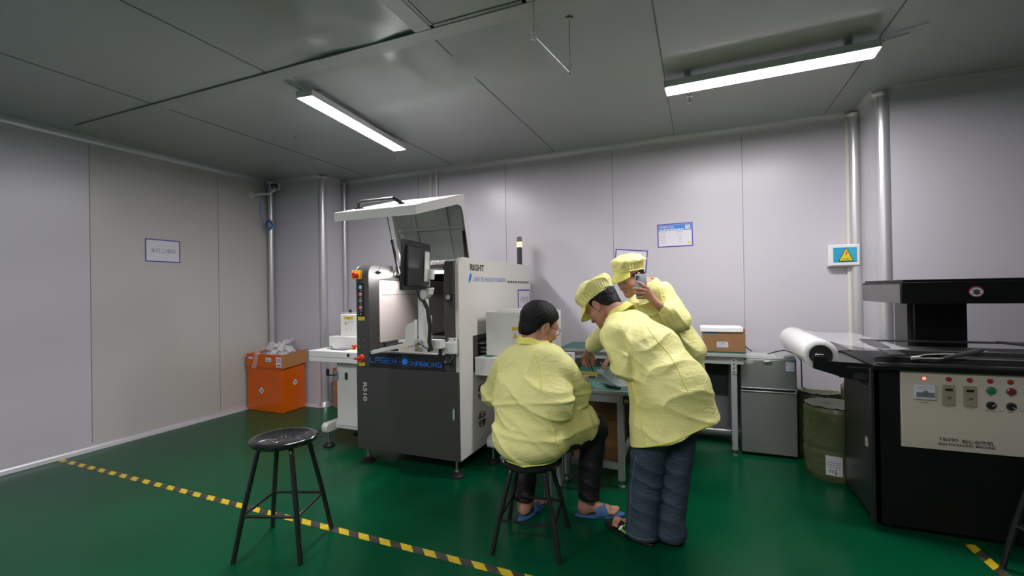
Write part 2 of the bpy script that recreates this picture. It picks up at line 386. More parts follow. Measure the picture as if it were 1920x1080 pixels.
# hanging wires and rod
t = thing('wire_hanger', 'two thin wires with clear clips holding a slanting metal rod below the ceiling', 'hanger', (-.592, 2.256, ZC))
A, B = Vector((-.592, 2.256, 2.42)), Vector((-.645, 1.86, 2.42))
MB().tube([(A.x, A.y, ZC), A], .0018).build('wire', STEEL, t); MB().tube([(B.x, B.y, ZC), B], .0018).build('wire', STEEL, t)
MB().lathe([(.022, -.003), (.02, 0)], (A.x, A.y, ZC-.004), n=20).build('ceiling_rose', STRIP, t)
MB().tube([A, B], .0020).build('rod', STEEL, t)
CLIP = mat('clear_clip', (.72, .72, .75), .15, alpha=.75)
for q, s in ((A, 1), (B, -1)):
    MB().lathe([(.004, -.020), (.013, -.014), (.014, -.004), (.006, .004), (.004, .01)], q, n=12).tube([q+Vector((0,0,.0)), q+Vector((.012, 0, .02)), q+Vector((.018, 0, .042))], [.004, .006, .003]).tube([q, q+Vector((-.010, 0, .018)), q+Vector((-.008, 0, .044))], [.004, .006, .003]).build('clip', CLIP, t)
# return-air grille with perforated face
PERF = bpy.data.materials.new('perforated_grille'); PERF.use_nodes = True; nt = PERF.node_tree; b = nt.nodes['Principled BSDF']
tc = nt.nodes.new('ShaderNodeTexCoord'); vo = nt.nodes.new('ShaderNodeTexVoronoi'); vo.inputs['Scale'].default_value = 130; vo.inputs['Randomness'].default_value = 0
cr = nt.nodes.new('ShaderNodeValToRGB'); cr.color_ramp.elements[0].position = .28; cr.color_ramp.elements[1].position = .34
cr.color_ramp.elements[0].color = (.03, .035, .033, 1); cr.color_ramp.elements[1].color = (.26, .29, .27, 1)
nt.links.new(tc.outputs['Object'], vo.inputs['Vector']); nt.links.new(vo.outputs[0], cr.inputs[0]); nt.links.new(cr.outputs[0], b.inputs['Base Color']); b.inputs['Roughness'].default_value = .5
t = thing('air_grille', 'perforated grey return air grille set into the ceiling', 'grille', (-1.0, 1.7, ZC))
MB().box((-1.268, .9, ZC-.004), (-.742, 2.034, ZC-.001)).build('perforated_face', PERF, t, smooth=0)
mb = MB()
for a, c in (((-1.268, 2.012), (-.742, 2.034)), ((-1.268, .9), (-1.25, 2.034)), ((-.76, .9), (-.742, 2.034))): mb.box((*a, ZC-.008), (*c, ZC-.003))
mb.build('frame', mat('grille_frame', (.16, .18, .17), .4), t, smooth=0)

# ------------------------------------------------------------------ wall fittings
def sign(name, lab, org, right, up, w_, h_, bw=.010, band=None, th=.003):
    """framed paper sign: org = lower left corner on the wall, returns thing and point()"""
    t = thing(name, lab, 'sign', Vector(org)); r = Vector(right).normalized(); u = Vector(up).normalized(); n = r.cross(u)
    def P(a, b_, c=0): return Vector(org)+r*a+u*b_+n*c
    def slab(a0, b0, a1, b1, c0, c1, nm, m):
        mb = MB(); m4 = frame_on(Vector(org), r, u); mb.box((a0, b0, c0), (a1, b1, c1), m4); return mb.build(nm, m, t, smooth=0)
    mb = MB(); m4 = frame_on(Vector(org), r, u)
    for a in (((0,0),(w_,bw)), ((0,h_-bw),(w_,h_)), ((0,bw),(bw,h_-bw)), ((w_-bw,bw),(w_,h_-bw))): mb.box((*a[0], 0.0005), (*a[1], th), m4)
    mb.build('border', PURP, t, smooth=0); slab(bw, bw, w_-bw, h_-bw, .0005, th*.6, 'paper', PAPER)
    return t, P, r, u, slab, th*.6+.0004
t, P, r, u, slab, d = sign('wall_sign', 'white framed sign with one line of Chinese writing on the left wall', (XL, 2.668, 1.650), (0, 1, 0), (0, 0, 1), .316, .221)
text('未打二维码', P(.158, .088, d), r, u, .225, .046, INKG, t, center=True)
t, P, r, u, slab, d = sign('wall_sign', 'white notice with blue header and 7S badge on the back wall', (-.355, YB, 1.692), (1, 0, .01), (-.01, 0, 1), .307, .216)
HB = mat('blue_header', (.06, .22, .60), .4)
slab(.012, .150, .295, .204, .0018, .0026, 'header', HB)
text('管理责任区', P(.022, .172, .0032), r, u, .125, .024, PAPER, t)
for k in range(7): slab(.020+k*.031, .154, .046+k*.031, .165, .0018, .0032, 'header_label', PAPER)
slab(.243, .158, .284, .196, .0018, .0034, 'badge', PAPER); text('7S', P(.263, .165, .0042), r, u, .032, .024, INKG, t, center=True)
for k, (a, c) in enumerate((('责任区域', '激光打码区'), ('责 任 人', '班组长'), ('区域标准', '7S'), ('检查人员', '班长'), ('检查时间', '每日'))):
    text(a, P(.022, .130-.023*k, d), r, u, .050, .010, INKG, t); text(c, P(.165+(.0 if k < 2 else .018), .130-.023*k, d), r, u, .055 if k == 0 else .026, .010, INKG, t)
slab(.262, .022, .284, .042, .0018, .0026, 'yellow_mark', YLAB)
t, P, r, u, slab, d = sign('wall_sign', 'tilted blank white sheet with purple border behind the worker with the phone', (-.762, YB, 1.49), (1, 0, -.10), (.10, 0, 1), .300, .212)
# breaker box
t = thing('breaker_box', 'white electrical breaker box with blue window and yellow shock warning on the back wall', 'electrical box', (1.07, YB, 1.55))
MB().box((.962, 4.365, 1.468), (1.176, YB-.0005, 1.645)).build('case', WHITE, t, bevel=.008)
MB().box((.968, 4.352, 1.474), (1.170, 4.367, 1.639)).build('cover', WHITE, t, bevel=.006)
MB().box((.992, 4.3485, 1.500), (1.150, 4.354, 1.618)).build('window_panel', mat('cyan_window', (.04, .36, .52), .2, coat=.5), t, bevel=.003)
mb = MB()
for zz in (1.512, 1.606): mb.box((1.0, 4.3475, zz), (1.142, 4.3488, zz+.003))
for xx in (1.010, 1.135): mb.box((xx, 4.3475, 1.54), (xx+.004, 4.3488, 1.585))
mb.box((1.020, 4.3475, 1.548), (1.036, 4.3488, 1.562)); mb.build('breaker_outline', BLUEP, t, smooth=0)
MB().prism([(1.024, 1.508), (1.126, 1.508), (1.078, 1.618)], 1, 4.3435, 4.3472).build('warning_triangle', BLACK, t, smooth=0)
MB().prism([(1.031, 1.512), (1.119, 1.512), (1.078, 1.609)], 1, 4.3425, 4.3436).build('triangle_face', YLAB, t, smooth=0)
MB().prism([(1.080, 1.588), (1.070, 1.566), (1.077, 1.566), (1.071, 1.545), (1.087, 1.571), (1.080, 1.571), (1.087, 1.588)], 1, 4.3415, 4.3426).build('lightning_bolt', RED, t, smooth=0)
text('当心触电', (1.076, 4.3422, 1.519), (1,0,0), (0,0,1), .052, .014, INK, t, center=True)
# security camera on its bracket
t = thing('security_camera', 'small white bullet security camera with black face in the far left corner', 'camera', (XL, 3.95, 2.53))
CM = frame_on(Vector((-4.665, 3.93, 2.585)), (.80, .60, 0), (0, 0, 1)) @ Matrix.Identity(4)
dirv = Vector((.62, -.76, -.18)).normalized(); cc = Vector((-4.575, 3.86, 2.578)); rt = Vector((.76, .62, 0)).normalized(); upv = rt.cross(-dirv).normalized()
def camm(c): return frame_on(c, rt, upv)
mb = MB(); pr = rpoly(-.042, -.036, .042, .036, .014); m4 = camm(cc); A = [mb.b.verts.new(m4 @ Vector((x, z, 0))) for x, z in pr]; B = [mb.b.verts.new(m4 @ Vector((x, z, -.12))) for x, z in pr]
mb.b.faces.new(A); mb.b.faces.new(B[::-1])
for i in range(len(A)): mb.b.faces.new([A[i], B[i], B[(i+1)%len(A)], A[(i+1)%len(A)]])
mb.build('body', WHITE, t)
mb = MB(); pr = rpoly(-.037, -.031, .037, .031, .012); A = [mb.b.verts.new(m4 @ Vector((x, z, .001))) for x, z in pr]; B = [mb.b.verts.new(m4 @ Vector((x, z, .006))) for x, z in pr]
mb.b.faces.new(A); mb.b.faces.new(B[::-1])
for i in range(len(A)): mb.b.faces.new([A[i], B[i], B[(i+1)%len(A)], A[(i+1)%len(A)]])
mb.build('face_plate', BLACK, t)
MB().box((-.02, -.022, .006), (.02, -.014, .0068), m4).build('maker_strip', PAPER, t, smooth=0)
MB().cyl(m4 @ Vector((0, .006, .006)), m4 @ Vector((0, .006, .009)), .012).build('lens', GLOSSB, t)
MB().tube([cc-dirv*.08+Vector((0,0,-.03)), (-4.66, 3.86, 2.50), (-4.80, 3.80, 2.492), (XL+.01, 3.79, 2.49)], .011).cyl((XL+.012, 3.79, 2.49), (XL, 3.79, 2.49), .038).build('bracket', WHITE, t)
# blue network cable with a coil
pts = [(-4.735, 3.83, 2.50), (-4.77, 3.83, 2.40), (-4.79, 3.84, 2.30), (-4.785, 3.86, 2.20), (-4.77, 3.88, 2.145)]
mb = MB().tube([Vector(p) for p in pts], .004)
for k in range(4):
    c0 = Vector((-4.735, 3.90+.004*k, 2.135)); rr_ = .046+.005*k
    mb.tube([c0+Vector((rr_*cos(a_)*.95, -rr_*cos(a_)*.0+.004*sin(3*a_+k), rr_*sin(a_)+.004*k)) for a_ in np.linspace(0, 2*pi, 22)], .0036, cap=False)
mb.tube([(-4.765, 3.88, 2.145), (-4.775, 3.89, 2.16), (-4.78, 3.90, 2.13)], .004).tube([(-4.735, 3.92, 2.18), (-4.73, 3.93, 2.30), (-4.76, 3.93, 2.64)], .0035)
tag(mb.build('network_cable', mat('blue_cable', (.02, .15, .50), .4)), 'blue network cable hanging coiled below the security camera', 'cable')
# ================================================================== LASER MARKING MACHINE
t = LM = thing('laser_marking_machine', 'large dark grey and cream laser marking machine with its hood raised', 'machine', (-2.02, 3.5, 0))
mxl, mxr, myf, myb, mz0, mz1 = -2.476, -1.568, 2.80, 4.285, .12, 1.555
INN = mat('inner_white', (.72, .66, .64), .3)
def levelfoot(mb1, mb2, x, y, ztop, r=.048):
    mb1.cyl((x, y, .03), (x, y, ztop), .009, n=12).lathe([(.016, 0), (.016, .008)], (x, y, .032), n=6)
    mb2.lathe([(r, 0), (r, .012), (r*.75, .024), (.016, .033)], (x, y, .0005), n=24)
for x, y in ((-2.43, 2.875), (-1.62, 2.845), (-2.43, 4.2), (-1.62, 4.2)):
    a, b_ = MB(), MB(); levelfoot(a, b_, x, y, .13, .055); f = b_.build('levelling_foot', BLACK, t); a.build('foot_stem', STEEL, f)
# cream side panels with rounded front top corner; left is hidden behind the post
side = rpoly(2.815, mz0, myb, mz1+.008, .075, corners='tl', n=8)
sidep = [p for p in side]
mb = MB().prism(sidep, 0, -1.600, mxr); o = mb.build('side_panel', CREAM, t, bevel=.003)
o = MB().prism(rpoly(2.815, mz0, myb, 1.53, .05, corners='tl', n=8), 0, mxl, mxl+.012).build('side_panel', WHITE, t, bevel=.002)
MB().box((mxl+.012, myb-.02, mz0), (-1.600, myb, 1.53)).build('rear_panel', CREAM, t)
MB().box((mxl+.012, 2.83, mz0), (-1.600, myb-.02, mz0+.02)).build('bottom_deck', DGREY, t)
MB().box((mxl+.012, 3.15, 1.50), (-1.600, myb-.02, 1.535)).build('top_deck', DGREY, t)
# front: lower door, posts
MB().box((-2.470, myf, .122), (-1.572, myf+.025, .748)).build('lower_door', DGREY, t, bevel=.003)
text('R510', (-2.408, myf-.0005, .630), (0,0,-1), (1,0,0), .142, .036, mat('silver_print', (.55, .55, .56), .4), t, bold=.02)
L = MB().prism(rpoly(-1.619, .408, -1.598, .503, .010), 1, myf-.010, myf).build('door_handle', CHROME, t)
MB().prism(rpoly(-1.614, .42, -1.603, .49, .005), 1, myf-.014, myf-.0095).build('handle_flap', mat('pale_grip', (.35, .42, .42), .3), L)
# left cheek: rounded profile, seen from its inner side too
chk = rpoly(myf, .75, myb-.02, 1.535, .075, corners='tl', n=8)
MB().prism(rpoly(myf, .75, 2.93, 1.535, .075, corners='tl', n=8), 0, mxl+.012, -2.345).build('left_post', DGREY, t, bevel=.004)
MB().prism([(2.93, 1.42), (2.93, 1.534), (4.26, 1.534), (4.26, 1.42)], 0, -2.40, -2.345).prism([(2.90, 1.30), (2.90, 1.45), (2.99, 1.45), (2.965, 1.425), (2.935, 1.41)], 0, -2.365, -2.3455).prism([(2.93, .93), (2.93, .75), (3.06, .75), (2.99, .90)], 0, -2.365, -2.3455).build('side_cheek', DGLOSS, t, bevel=.003)
MB().prism([(myf, .75), (myf, 1.50), (myf+.01, 1.528), (myf+.03, 1.54), (2.96, 1.54), (2.96, .75)], 0, -1.680, -1.601).build('right_post', DGREY, t, bevel=.004)
MB().box((-1.680, 2.96, .75), (-1.601, 4.26, 1.50)).build('side_cheek', DGREY, t)
# front lip and black lettered fascia
MB().box((-2.345, myf+.004, .750), (-1.680, myf+.03, .862)).build('fascia', BLACK, t)
MB().box((-2.345, myf+.002, .862), (-1.680, myf+.05, .872)).build('front_lip', STEEL, t, bevel=.002)
# stroke lettering
BLIT = mat('blue_lettering', (.03, .24, .88), .4, emis=(.02, .17, .70), es=.0)
STR = {'L': [[(0,1),(0,0),(.9,0)]], 'A': [[(0,0),(0,1),(.9,1),(.9,0)],[(0,.5),(.9,.5)]], 'S': [[(.9,1),(0,1),(0,.5),(.9,.5),(.9,0),(0,0)]], 'E': [[(.9,1),(0,1),(0,0),(.9,0)],[(0,.5),(.8,.5)]],
       'R': [[(0,0),(0,1),(.9,1),(.9,.45),(0,.45)],[(.5,.45),(.9,0)]], 'M': [[(0,0),(0,1),(.45,.45),(.9,1),(.9,0)]], 'K': [[(0,0),(0,1)],[(.85,1),(.1,.5),(.85,0)]], 'I': [[(.2,0),(.2,1)]], 'N': [[(0,0),(0,1),(.85,0),(.85,1)]], 'G': [[(.9,1),(0,1),(0,0),(.9,0),(.9,.5),(.5,.5)]]}
def strokes(s, x0, z0, w_, h_, y):
    adv = [(.60 if c == 'I' else 1.28) for c in s]; k = w_/(sum(adv)-.36); x = x0; mb = MB()
    for c, a_ in zip(s, adv):
        for pl in STR[c]: mb.tube([(x+u*k, y, z0+v*h_) for u, v in pl], .0030, n=6)
        x += a_*k
    return mb
strokes('LASER', -2.338, .788, .240, .036, myf+.002).build('lettering', BLIT, t, smooth=0)
strokes('MARKING', -1.962, .777, .255, .032, myf+.002).build('lettering', BLIT, t, smooth=0)
mb = MB().lathe([(.0235, -.003), (.0235, .004)], (-2.020, myf+.002, .806), n=24, axis=(0,-1,0))
for k in range(12):
    a_ = k*pi/6+.05; r2 = .055 if k % 3 else .062
    mb.tube([(-2.020+.028*cos(a_), myf+.002, .806+.028*sin(a_)), (-2.020+r2*cos(a_)*1.0, myf+.002, .806+r2*sin(a_))], .0014, n=5)
mb.build('sunburst_emblem', BLIT, t, smooth=0)
# post controls
e = MB().lathe([(.030, 0), (.030, .012)], (-2.440, myf, 1.455), n=24, axis=(0,-1,0)).box((-2.480, myf-.03, 1.425), (-2.470, myf-.002, 1.490)).box((-2.412, myf-.03, 1.425), (-2.400, myf-.002, 1.490)).box((-2.478, myf-.012, 1.422), (-2.404, myf-.001, 1.430)).box((-2.478, myf-.012, 1.482), (-2.404, myf-.001, 1.490)).build('emergency_guard', YEL, t, bevel=.003)
MB().lathe([(.012, 0), (.014, .02), (.022, .026), (.024, .036), (.018, .043)], (-2.440, myf-.01, 1.455), n=24, axis=(0,-1,0)).build('emergency_button', RED, e)
MB().box((-2.442, myf-.003, 1.140), (-2.385, myf+.001, 1.392)).build('button_plate', BLACK, t, smooth=0)
for z, c in ((1.362, (.10, .42, .85)), (1.308, (.75, .06, .03)), (1.258, (.12, .12, .12)), (1.206, (.75, .05, .03)), (1.156, (.03, .03, .03))):
    bm_ = mat('btn_%d' % int(z*1000), c, .35, emis=c, es=.25 if z in (1.362, 1.308, 1.206) else 0)
    k = MB().ring((-2.415, myf-.002, z), (-2.415, myf-.008, z), .0155, .012, 20).build('button_ring', CHROME if z > 1.17 else BLACK, t)
    MB().lathe([(.012, 0), (.012, .007)], (-2.415, myf-.001, z), n=18, axis=(0,-1,0)).build('button', bm_, k)
    MB().box((-2.417, myf-.0095, z-.006), (-2.413, myf-.0078, z+.006)).build('button_mark', PAPER, k, smooth=0)
    if z > 1.17: text('启动' if z > 1.33 else '复位', (-2.415, myf-.0035, z-.030), (1,0,0), (0,0,1), .026, .008, PAPER, t, center=True)
MB().box((-2.448, myf-.0015, 1.106), (-2.385, myf, 1.134)).build('caution_label', YLAB, t, smooth=0)
text('警告 请勿', (-2.416, myf-.002, 1.120), (1,0,0), (0,0,1), .045, .006, INK, t, center=True); text('危险 注意安全', (-2.416, myf-.002, 1.110), (1,0,0), (0,0,1), .045, .005, INK, t, center=True)
sw = MB().lathe([(.033, 0), (.033, .006), (.027, .012), (.025, .022)], (-2.418, myf, .813), n=28, axis=(0,-1,0)).build('main_switch', mat('red_orange', (.62, .06, .015), .35), t)
MB().box((-2.460, myf-.040, .806), (-2.405, myf-.020, .821)).build('switch_lever', RED, sw, bevel=.004)
MB().box((-2.448, myf-.0015, .755), (-2.390, myf, .784)).build('caution_label', YLAB, t, smooth=0)
text('POWER', (-2.419, myf-.002, .774), (1,0,0), (0,0,1), .026, .006, INK, t, center=True); text('电 源', (-2.419, myf-.002, .761), (1,0,0), (0,0,1), .018, .008, INK, t, center=True)
mb = MB()
for x in (-2.44, -2.40):
    for z in (.905, .955): mb.cyl((x, myf-.002, z), (x, myf+.001, z), .0035, n=10)
mb.build('screw', STEEL, t)
g = MB().lathe([(.024, 0), (.024, .012), (.020, .014)], (-1.637, myf, 1.278), n=28, axis=(0,-1,0)).build('pressure_gauge', BLACK, t)
MB().lathe([(.017, .0142), (.017, .0150)], (-1.637, myf, 1.278), n=28, axis=(0,-1,0)).build('gauge_face', PAPER, g)
MB().box((-1.638, myf-.017, 1.268), (-1.636, myf-.0150, 1.292)).build('gauge_needle', INK, g, smooth=0)
# interior
MB().box((-2.366, 2.94, .92), (-2.362, 4.24, 1.45)).box((-2.362, 4.235, .92), (-1.70, 4.24, 1.30)).build('inner_lining', INN, t)
MB().box((-2.3618, 2.98, 1.296), (-2.3605, 4.235, 1.300)).box((-2.3618, 3.5, 1.10), (-2.3605, 3.53, 1.13)).build('lining_seam', GROOVE, t, smooth=0)
MB().box((-2.366, 2.85, .80), (-1.685, 4.24, .83)).box((-2.366, 2.98, .83), (-2.33, 4.24, .918)).build('inner_deck', DGREY, t)
MB().box((-2.30, 3.10, .83), (-1.72, 3.13, .925)).build('conveyor_rail', mat('rail_white', (.55, .53, .51), .35), t, bevel=.002)
MB().box((-2.30, 3.135, .915), (-1.72, 3.16, .935)).box((-2.30, 3.40, .915), (-1.72, 3.43, .935)).build('conveyor_rail', STEEL, t)
MB().box((-2.36, 4.00, 1.30), (-1.685, 4.22, 1.44)).build('rear_beam', DGLOSS, t)
MB().box((-1.98, 3.55, .84), (-1.66, 3.95, 1.24)).build('laser_module', mat('navy_module', (.012, .016, .028), .4), t, bevel=.006)
text('LIGHT', (-1.975, 3.548, 1.195), (1,0,0), (0,0,1), .09, .03, BLIT, t); text('CELL', (-1.965, 3.548, 1.155), (1,0,0), (0,0,1), .06, .025, BLIT, t)
w1 = MB().box((-1.93, 3.546, .985), (-1.865, 3.549, 1.13)).build('warning_label', PAPER, t, smooth=0)
MB().prism([(-1.922, 1.035), (-1.873, 1.035), (-1.898, 1.085)], 1, 3.544, 3.5455).build('warning_triangle', YLAB, w1, smooth=0)
MB().box((-2.30, 3.162, 1.460), (-1.70, 3.19, 1.492)).build('led_housing', STEEL, t, smooth=0)
MB().box((-2.29, 3.155, 1.468), (-1.71, 3.1615, 1.482)).build('led_bar', emi('inner_led', (1.0, .93, .92), 130), t, smooth=0)
for x, y, z, c in ((-2.21, 3.097, .86, RED), (-2.26, 3.097, .86, YLAB)): MB().box((x, y, z+(.018 if c == RED else .0)), (x+.055, y+.002, z+.04)).build('warning_label', c, t, smooth=0)
q = MB().box((-1.98, 2.868, .874), (-1.91, 2.870, .930)).build('warning_label', PAPER, t, smooth=0); MB().box((-1.98, 2.866, .914), (-1.91, 2.868, .930)).build('label_band', YLAB, q, smooth=0)
MB().prism([(-1.975, .88), (-1.950, .88), (-1.9625, .905)], 1, 2.866, 2.868).build('warning_triangle', YLAB, q, smooth=0)
MB().cyl((-1.80, 3.30, .93), (-1.80, 3.30, 1.10), .022).ring((-1.80, 3.30, .94), (-1.80, 3.30, .96), .035, .022).build('air_filter_bowl', CLEAR, t)
MB().cyl((-1.80, 3.30, 1.10), (-1.80, 3.30, 1.16), .027).build('air_filter_cap', BLACK, t)
MB().tube([(-2.2, 3.0, .885), (-2.0, 3.05, .915), (-1.84, 3.06, .93)], .006).cyl((-2.1, 3.06, .90), (-2.1, 3.06, .94), .008).build('guide_rod', STEEL, t)
for x in (-2.365,): MB().lathe([(.014, 0), (.014, .012)], (-2.345, 2.92, 1.475), n=18, axis=(1,0,0)).lathe([(.007, .012), (.007, .03)], (-2.345, 2.92, 1.475), n=12, axis=(1,0,0)).build('hinge_pin', BLACK, t)
MB().lathe([(.034, 0), (.034, .01), (.012, .012), (.012, .03)], (-2.345, 3.15, 1.470), n=28, axis=(1,0,0)).build('strut_mount', CHROME, t)
# hood: L-shaped lid swung up
hl, hr = -2.235, -1.600
hood = [(3.114, 1.566), (2.974, 2.033), (2.344, 1.848), (2.343, 1.792), (2.877, 1.944), (2.93, 1.94), (2.955, 1.90), (3.052, 1.562)]
HOODW = mat('hood_white', (.64, .64, .62), .4); HOODI = mat('hood_inner', (.33, .35, .34), .42)
mb = MB().prism(hood, 0, hr-.004, hr).prism(hood, 0, hl, hl+.004)
def slabq(mb, p, q, th, x0, x1):
    (y0_, z0_), (y1_, z1_) = p, q; d = Vector((y1_-y0_, z1_-z0_)).normalized(); n = Vector((d.y, -d.x))*th
    mb.prism([(y0_, z0_), (y1_, z1_), (y1_-n.x, z1_-n.y), (y0_-n.x, z0_-n.y)], 0, x0, x1)
slabq(mb, (2.344, 1.848), (2.974, 2.033), .004, hl, hr); mb.prism([(2.344, 1.848), (2.350, 1.846), (2.348, 1.794), (2.342, 1.792)], 0, hl, hr)
H_ = mb.build('hood', HOODW, t, bevel=.0015)
mb = MB(); mb.prism([(3.114, 1.566), (2.974, 2.033), (2.968, 2.031), (3.108, 1.564)], 0, hl+.004, hr-.004); mb.build('hood_back_plate', HOODI, H_, smooth=0)
mb = MB()
def hp(s, off): # point along back plate, s 0..1 up, off toward the viewer
    return (3.114-.14*s-.958*off, 1.566+.467*s-.287*off)
for x in (-2.07, -1.78):
    mb.prism([hp(0, .006), hp(.97, .006), hp(.97, .02), hp(0, .02)], 0, x, x+.022)
mb.prism([hp(.50, .006), hp(.545, .006), hp(.545, .02), hp(.50, .02)], 0, hl+.004, hr-.004)
mb.prism([hp(0, .006), hp(.04, .006), hp(.04, .02), hp(0, .02)], 0, hl+.004, hr-.004)
mb.build('hood_rib', HOODI, H_, bevel=.002)
MB().tube([(-2.165, 2.50, 1.898), (-2.165, 2.50, 1.935), (-2.15, 2.508, 1.948), (-1.885, 2.508, 1.948), (-1.865, 2.52, 1.935), (-1.845, 2.57, 1.914)], .012, n=10).box((-2.19, 2.485, 1.890), (-2.12, 2.53, 1.902)).box((-1.88, 2.55, 1.907), (-1.82, 2.60, 1.919)).build('hood_handle', BLACK, H_)
def strut(a, b_):
    a, b_ = Vector(a), Vector(b_); m_ = a.lerp(b_, .42)
    s = MB().cyl(m_, b_, .0115, n=14).build('gas_strut', BLACK, t); MB().cyl(a, m_, .0045, n=10).build('strut_rod', STEEL, s)
strut((-2.215, 2.86, 1.935), (-2.305, 3.13, 1.475)); strut((-1.63, 2.98, 1.93), (-1.655, 3.10, 1.56))
MB().box((-1.95, 3.14, 1.535), (-1.72, 3.20, 1.552)).build('hinge_plate', STEEL, t)
# monitor on white arm
m4 = frame_on(Vector((-1.690, 2.50, 1.487)), (-.18, .984, .0), (.06, .0, 1))
MN = MB().cbox((0, 0, -.014), (.425, .312, .020), m4).cbox((0, -.005, .002), (.36, .25, .022), m4).build('monitor', BLACK, t, bevel=.006)
MB().cbox((0, 0, -.0250), (.405, .292, .002), m4).build('screen', GLOSSB, MN, smooth=0)
MB().cbox((.0, .135, -.0030), (.045, .010, .002), m4).build('maker_plate', mat('dim_grey', (.09, .09, .09), .4), MN, smooth=0)
MB().cbox((.10, .0, .018), (.075, .20, .008), m4).cbox((.14, -.05, .035), (.06, .07, .03), m4).build('monitor_bracket', WHITE, t, bevel=.003)
MB().box((-1.755, 2.665, 1.355), (-1.725, 2.70, 1.60)).prism([(-1.77, 1.345), (-1.705, 1.345), (-1.715, 1.30), (-1.755, 1.265), (-1.795, 1.25), (-1.80, 1.27)], 1, 2.655, 2.72).box((-1.812, 2.67, .93), (-1.752, 2.72, 1.275)).box((-1.766, 2.675, .965), (-1.728, 2.72, 1.15)).build('monitor_arm', WHITE, t, bevel=.005)
MB().prism([(-2.19, .886), (-2.18, .905), (-1.90, .965), (-1.885, 1.08), (-1.875, 1.095), (-1.83, 1.11), (-1.81, 1.13), (-1.81, .955), (-1.90, .935), (-2.17, .880)], 1, 2.63, 2.66).box((-2.19, 2.63, .878), (-2.165, 2.82, .892)).prism([(-2.18, .898), (-1.92, .952), (-1.92, .958), (-2.18, .904)], 1, 2.66, 2.84).build('keyboard_tray', WHITE, t, bevel=.002)
MB().tube([(-1.80, 2.70, .96), (-1.74, 2.69, .955), (-1.69, 2.70, .955), (-1.655, 2.72, .958), (-1.645, 2.76, .90), (-1.60, 2.77, .925)], .022, n=10).box((-1.78, 2.66, .93), (-1.625, 2.72, .990)).box((-1.66, 2.73, .888), (-1.56, 2.775, .965)).box((-1.640, 2.775, .872), (-1.575, 2.80, .992)).build('swing_arm', WHITE, t, bevel=.004)
mb = MB()
for x in (-1.632, -1.583):
    for z in (.882, .982): mb.cyl((x, 2.770, z), (x, 2.776, z), .006, n=10)
mb.build('bolt', BLACK, t)
MB().tube([(-1.795, 2.66, 1.42), (-1.80, 2.655, 1.32), (-1.775, 2.64, 1.27), (-1.745, 2.645, 1.255)], .006).tube([(-1.745, 2.64, 1.26), (-1.705, 2.63, 1.20), (-1.688, 2.63, 1.08), (-1.69, 2.62, .98), (-1.675, 2.62, .93), (-1.70, 2.63, .925)], .0145, n=10).tube([(-1.652, 2.70, .97), (-1.655, 2.70, .86), (-1.64, 2.72, .825), (-1.60, 2.74, .83), (-1.575, 2.76, .885)], .013, n=10).tube([(-1.79, 2.62, .97), (-1.74, 2.61, .955), (-1.70, 2.62, .93)], .004).tube([(-2.10, 2.70, .925), (-2.03, 2.67, .955), (-1.93, 2.66, .96)], .006).build('cable_loom', BLACK, t)
MB().cyl((-1.784, 2.66, .98), (-1.784, 2.60, .98), .014).build('joint_cap', CHROME, t)
# signal tower
s = MB().lathe([(.025, 0), (.025, .21), (.012, .215)], (-1.66, 4.235, 1.563), n=20).build('signal_tower', mat('smoked_tower', (.05, .05, .06), .25), t)
MB().lathe([(.0262, .204), (.0262, .236)], (-1.66, 4.235, 1.563), n=20).build('amber_lamp', emi('amber', (1.0, .34, .03), 1.5), s)
MB().lathe([(.027, .186), (.027, .203)], (-1.66, 4.235, 1.563), n=20).build('amber_lens', emi('amber2', (1.0, .50, .10), 1.8), s)
MB().lathe([(.026, .246), (.026, .275), (.020, .287), (.002, .29)], (-1.66, 4.235, 1.563), n=20).build('tower_cap', mat('tower_cap_m', (.09, .085, .09), .3), s)
MB().lathe([(.0255, .262), (.0265, .268), (.0255, .275)], (-1.66, 4.235, 1.563), n=20).build('cap_ring', CHROME, s)
# side writing, slot and fans
sx = mxr+.0004
text('RIGHT', (sx, 2.992, 1.470), (0,1,0), (0,0,1), .235, .050, mat('dark_print', (.07, .07, .07), .4), t, bold=.045)
text('LASER TECHNOLOGY CREATION', (sx, 3.035, 1.390), (0,1,0), (0,0,1), .62, .034, mat('blue_side_print', (.08, .20, .55), .4), t, shear=.2)
MB().prism([(2.965, 1.398), (2.975, 1.375), (3.0, 1.40), (3.018, 1.435), (3.005, 1.455), (2.98, 1.435)], 0, sx, sx+.0006).build('side_emblem', BLUEP, t, smooth=0)
mb = MB()
for k in range(9): mb.box((sx, 3.70+k*.061, 1.384), (sx+.0005, 3.744+k*.061, 1.404))
mb.build('dash_marks', mat('dash_grey', (.13, .13, .125), .5), t, smooth=0)
MB().box((sx-.0002, 3.018, .715), (sx+.0012, 3.62, .985)).build('conveyor_opening_plate', DGREY, t, smooth=0)
MB().box((sx+.0012, 3.10, .74), (sx+.003, 3.58, .955)).build('conveyor_opening', BLACK, t, smooth=0)
MB().box((sx, 3.10, .915), (sx+.05, 3.35, .925)).box((sx, 3.14, .875), (sx+.05, 3.4, .89)).box((sx, 3.14, .845), (sx+.05, 3.4, .86)).build('conveyor_guide', STEEL, t)
for yy, zz in ((3.150, .543), (3.152, .333)):
    mb = MB()
    for r_ in (.020, .040, .058):
        for a0 in range(4):
            aa = np.linspace(radians(a0*90+12), radians(a0*90+78), 8)
            mb.tube([(sx+.0003, yy+r_*cos(a_)*1.0, zz+r_*sin(a_)) for a_ in aa], .0045, n=5)
    mb.build('fan_vent', BLACK, t)
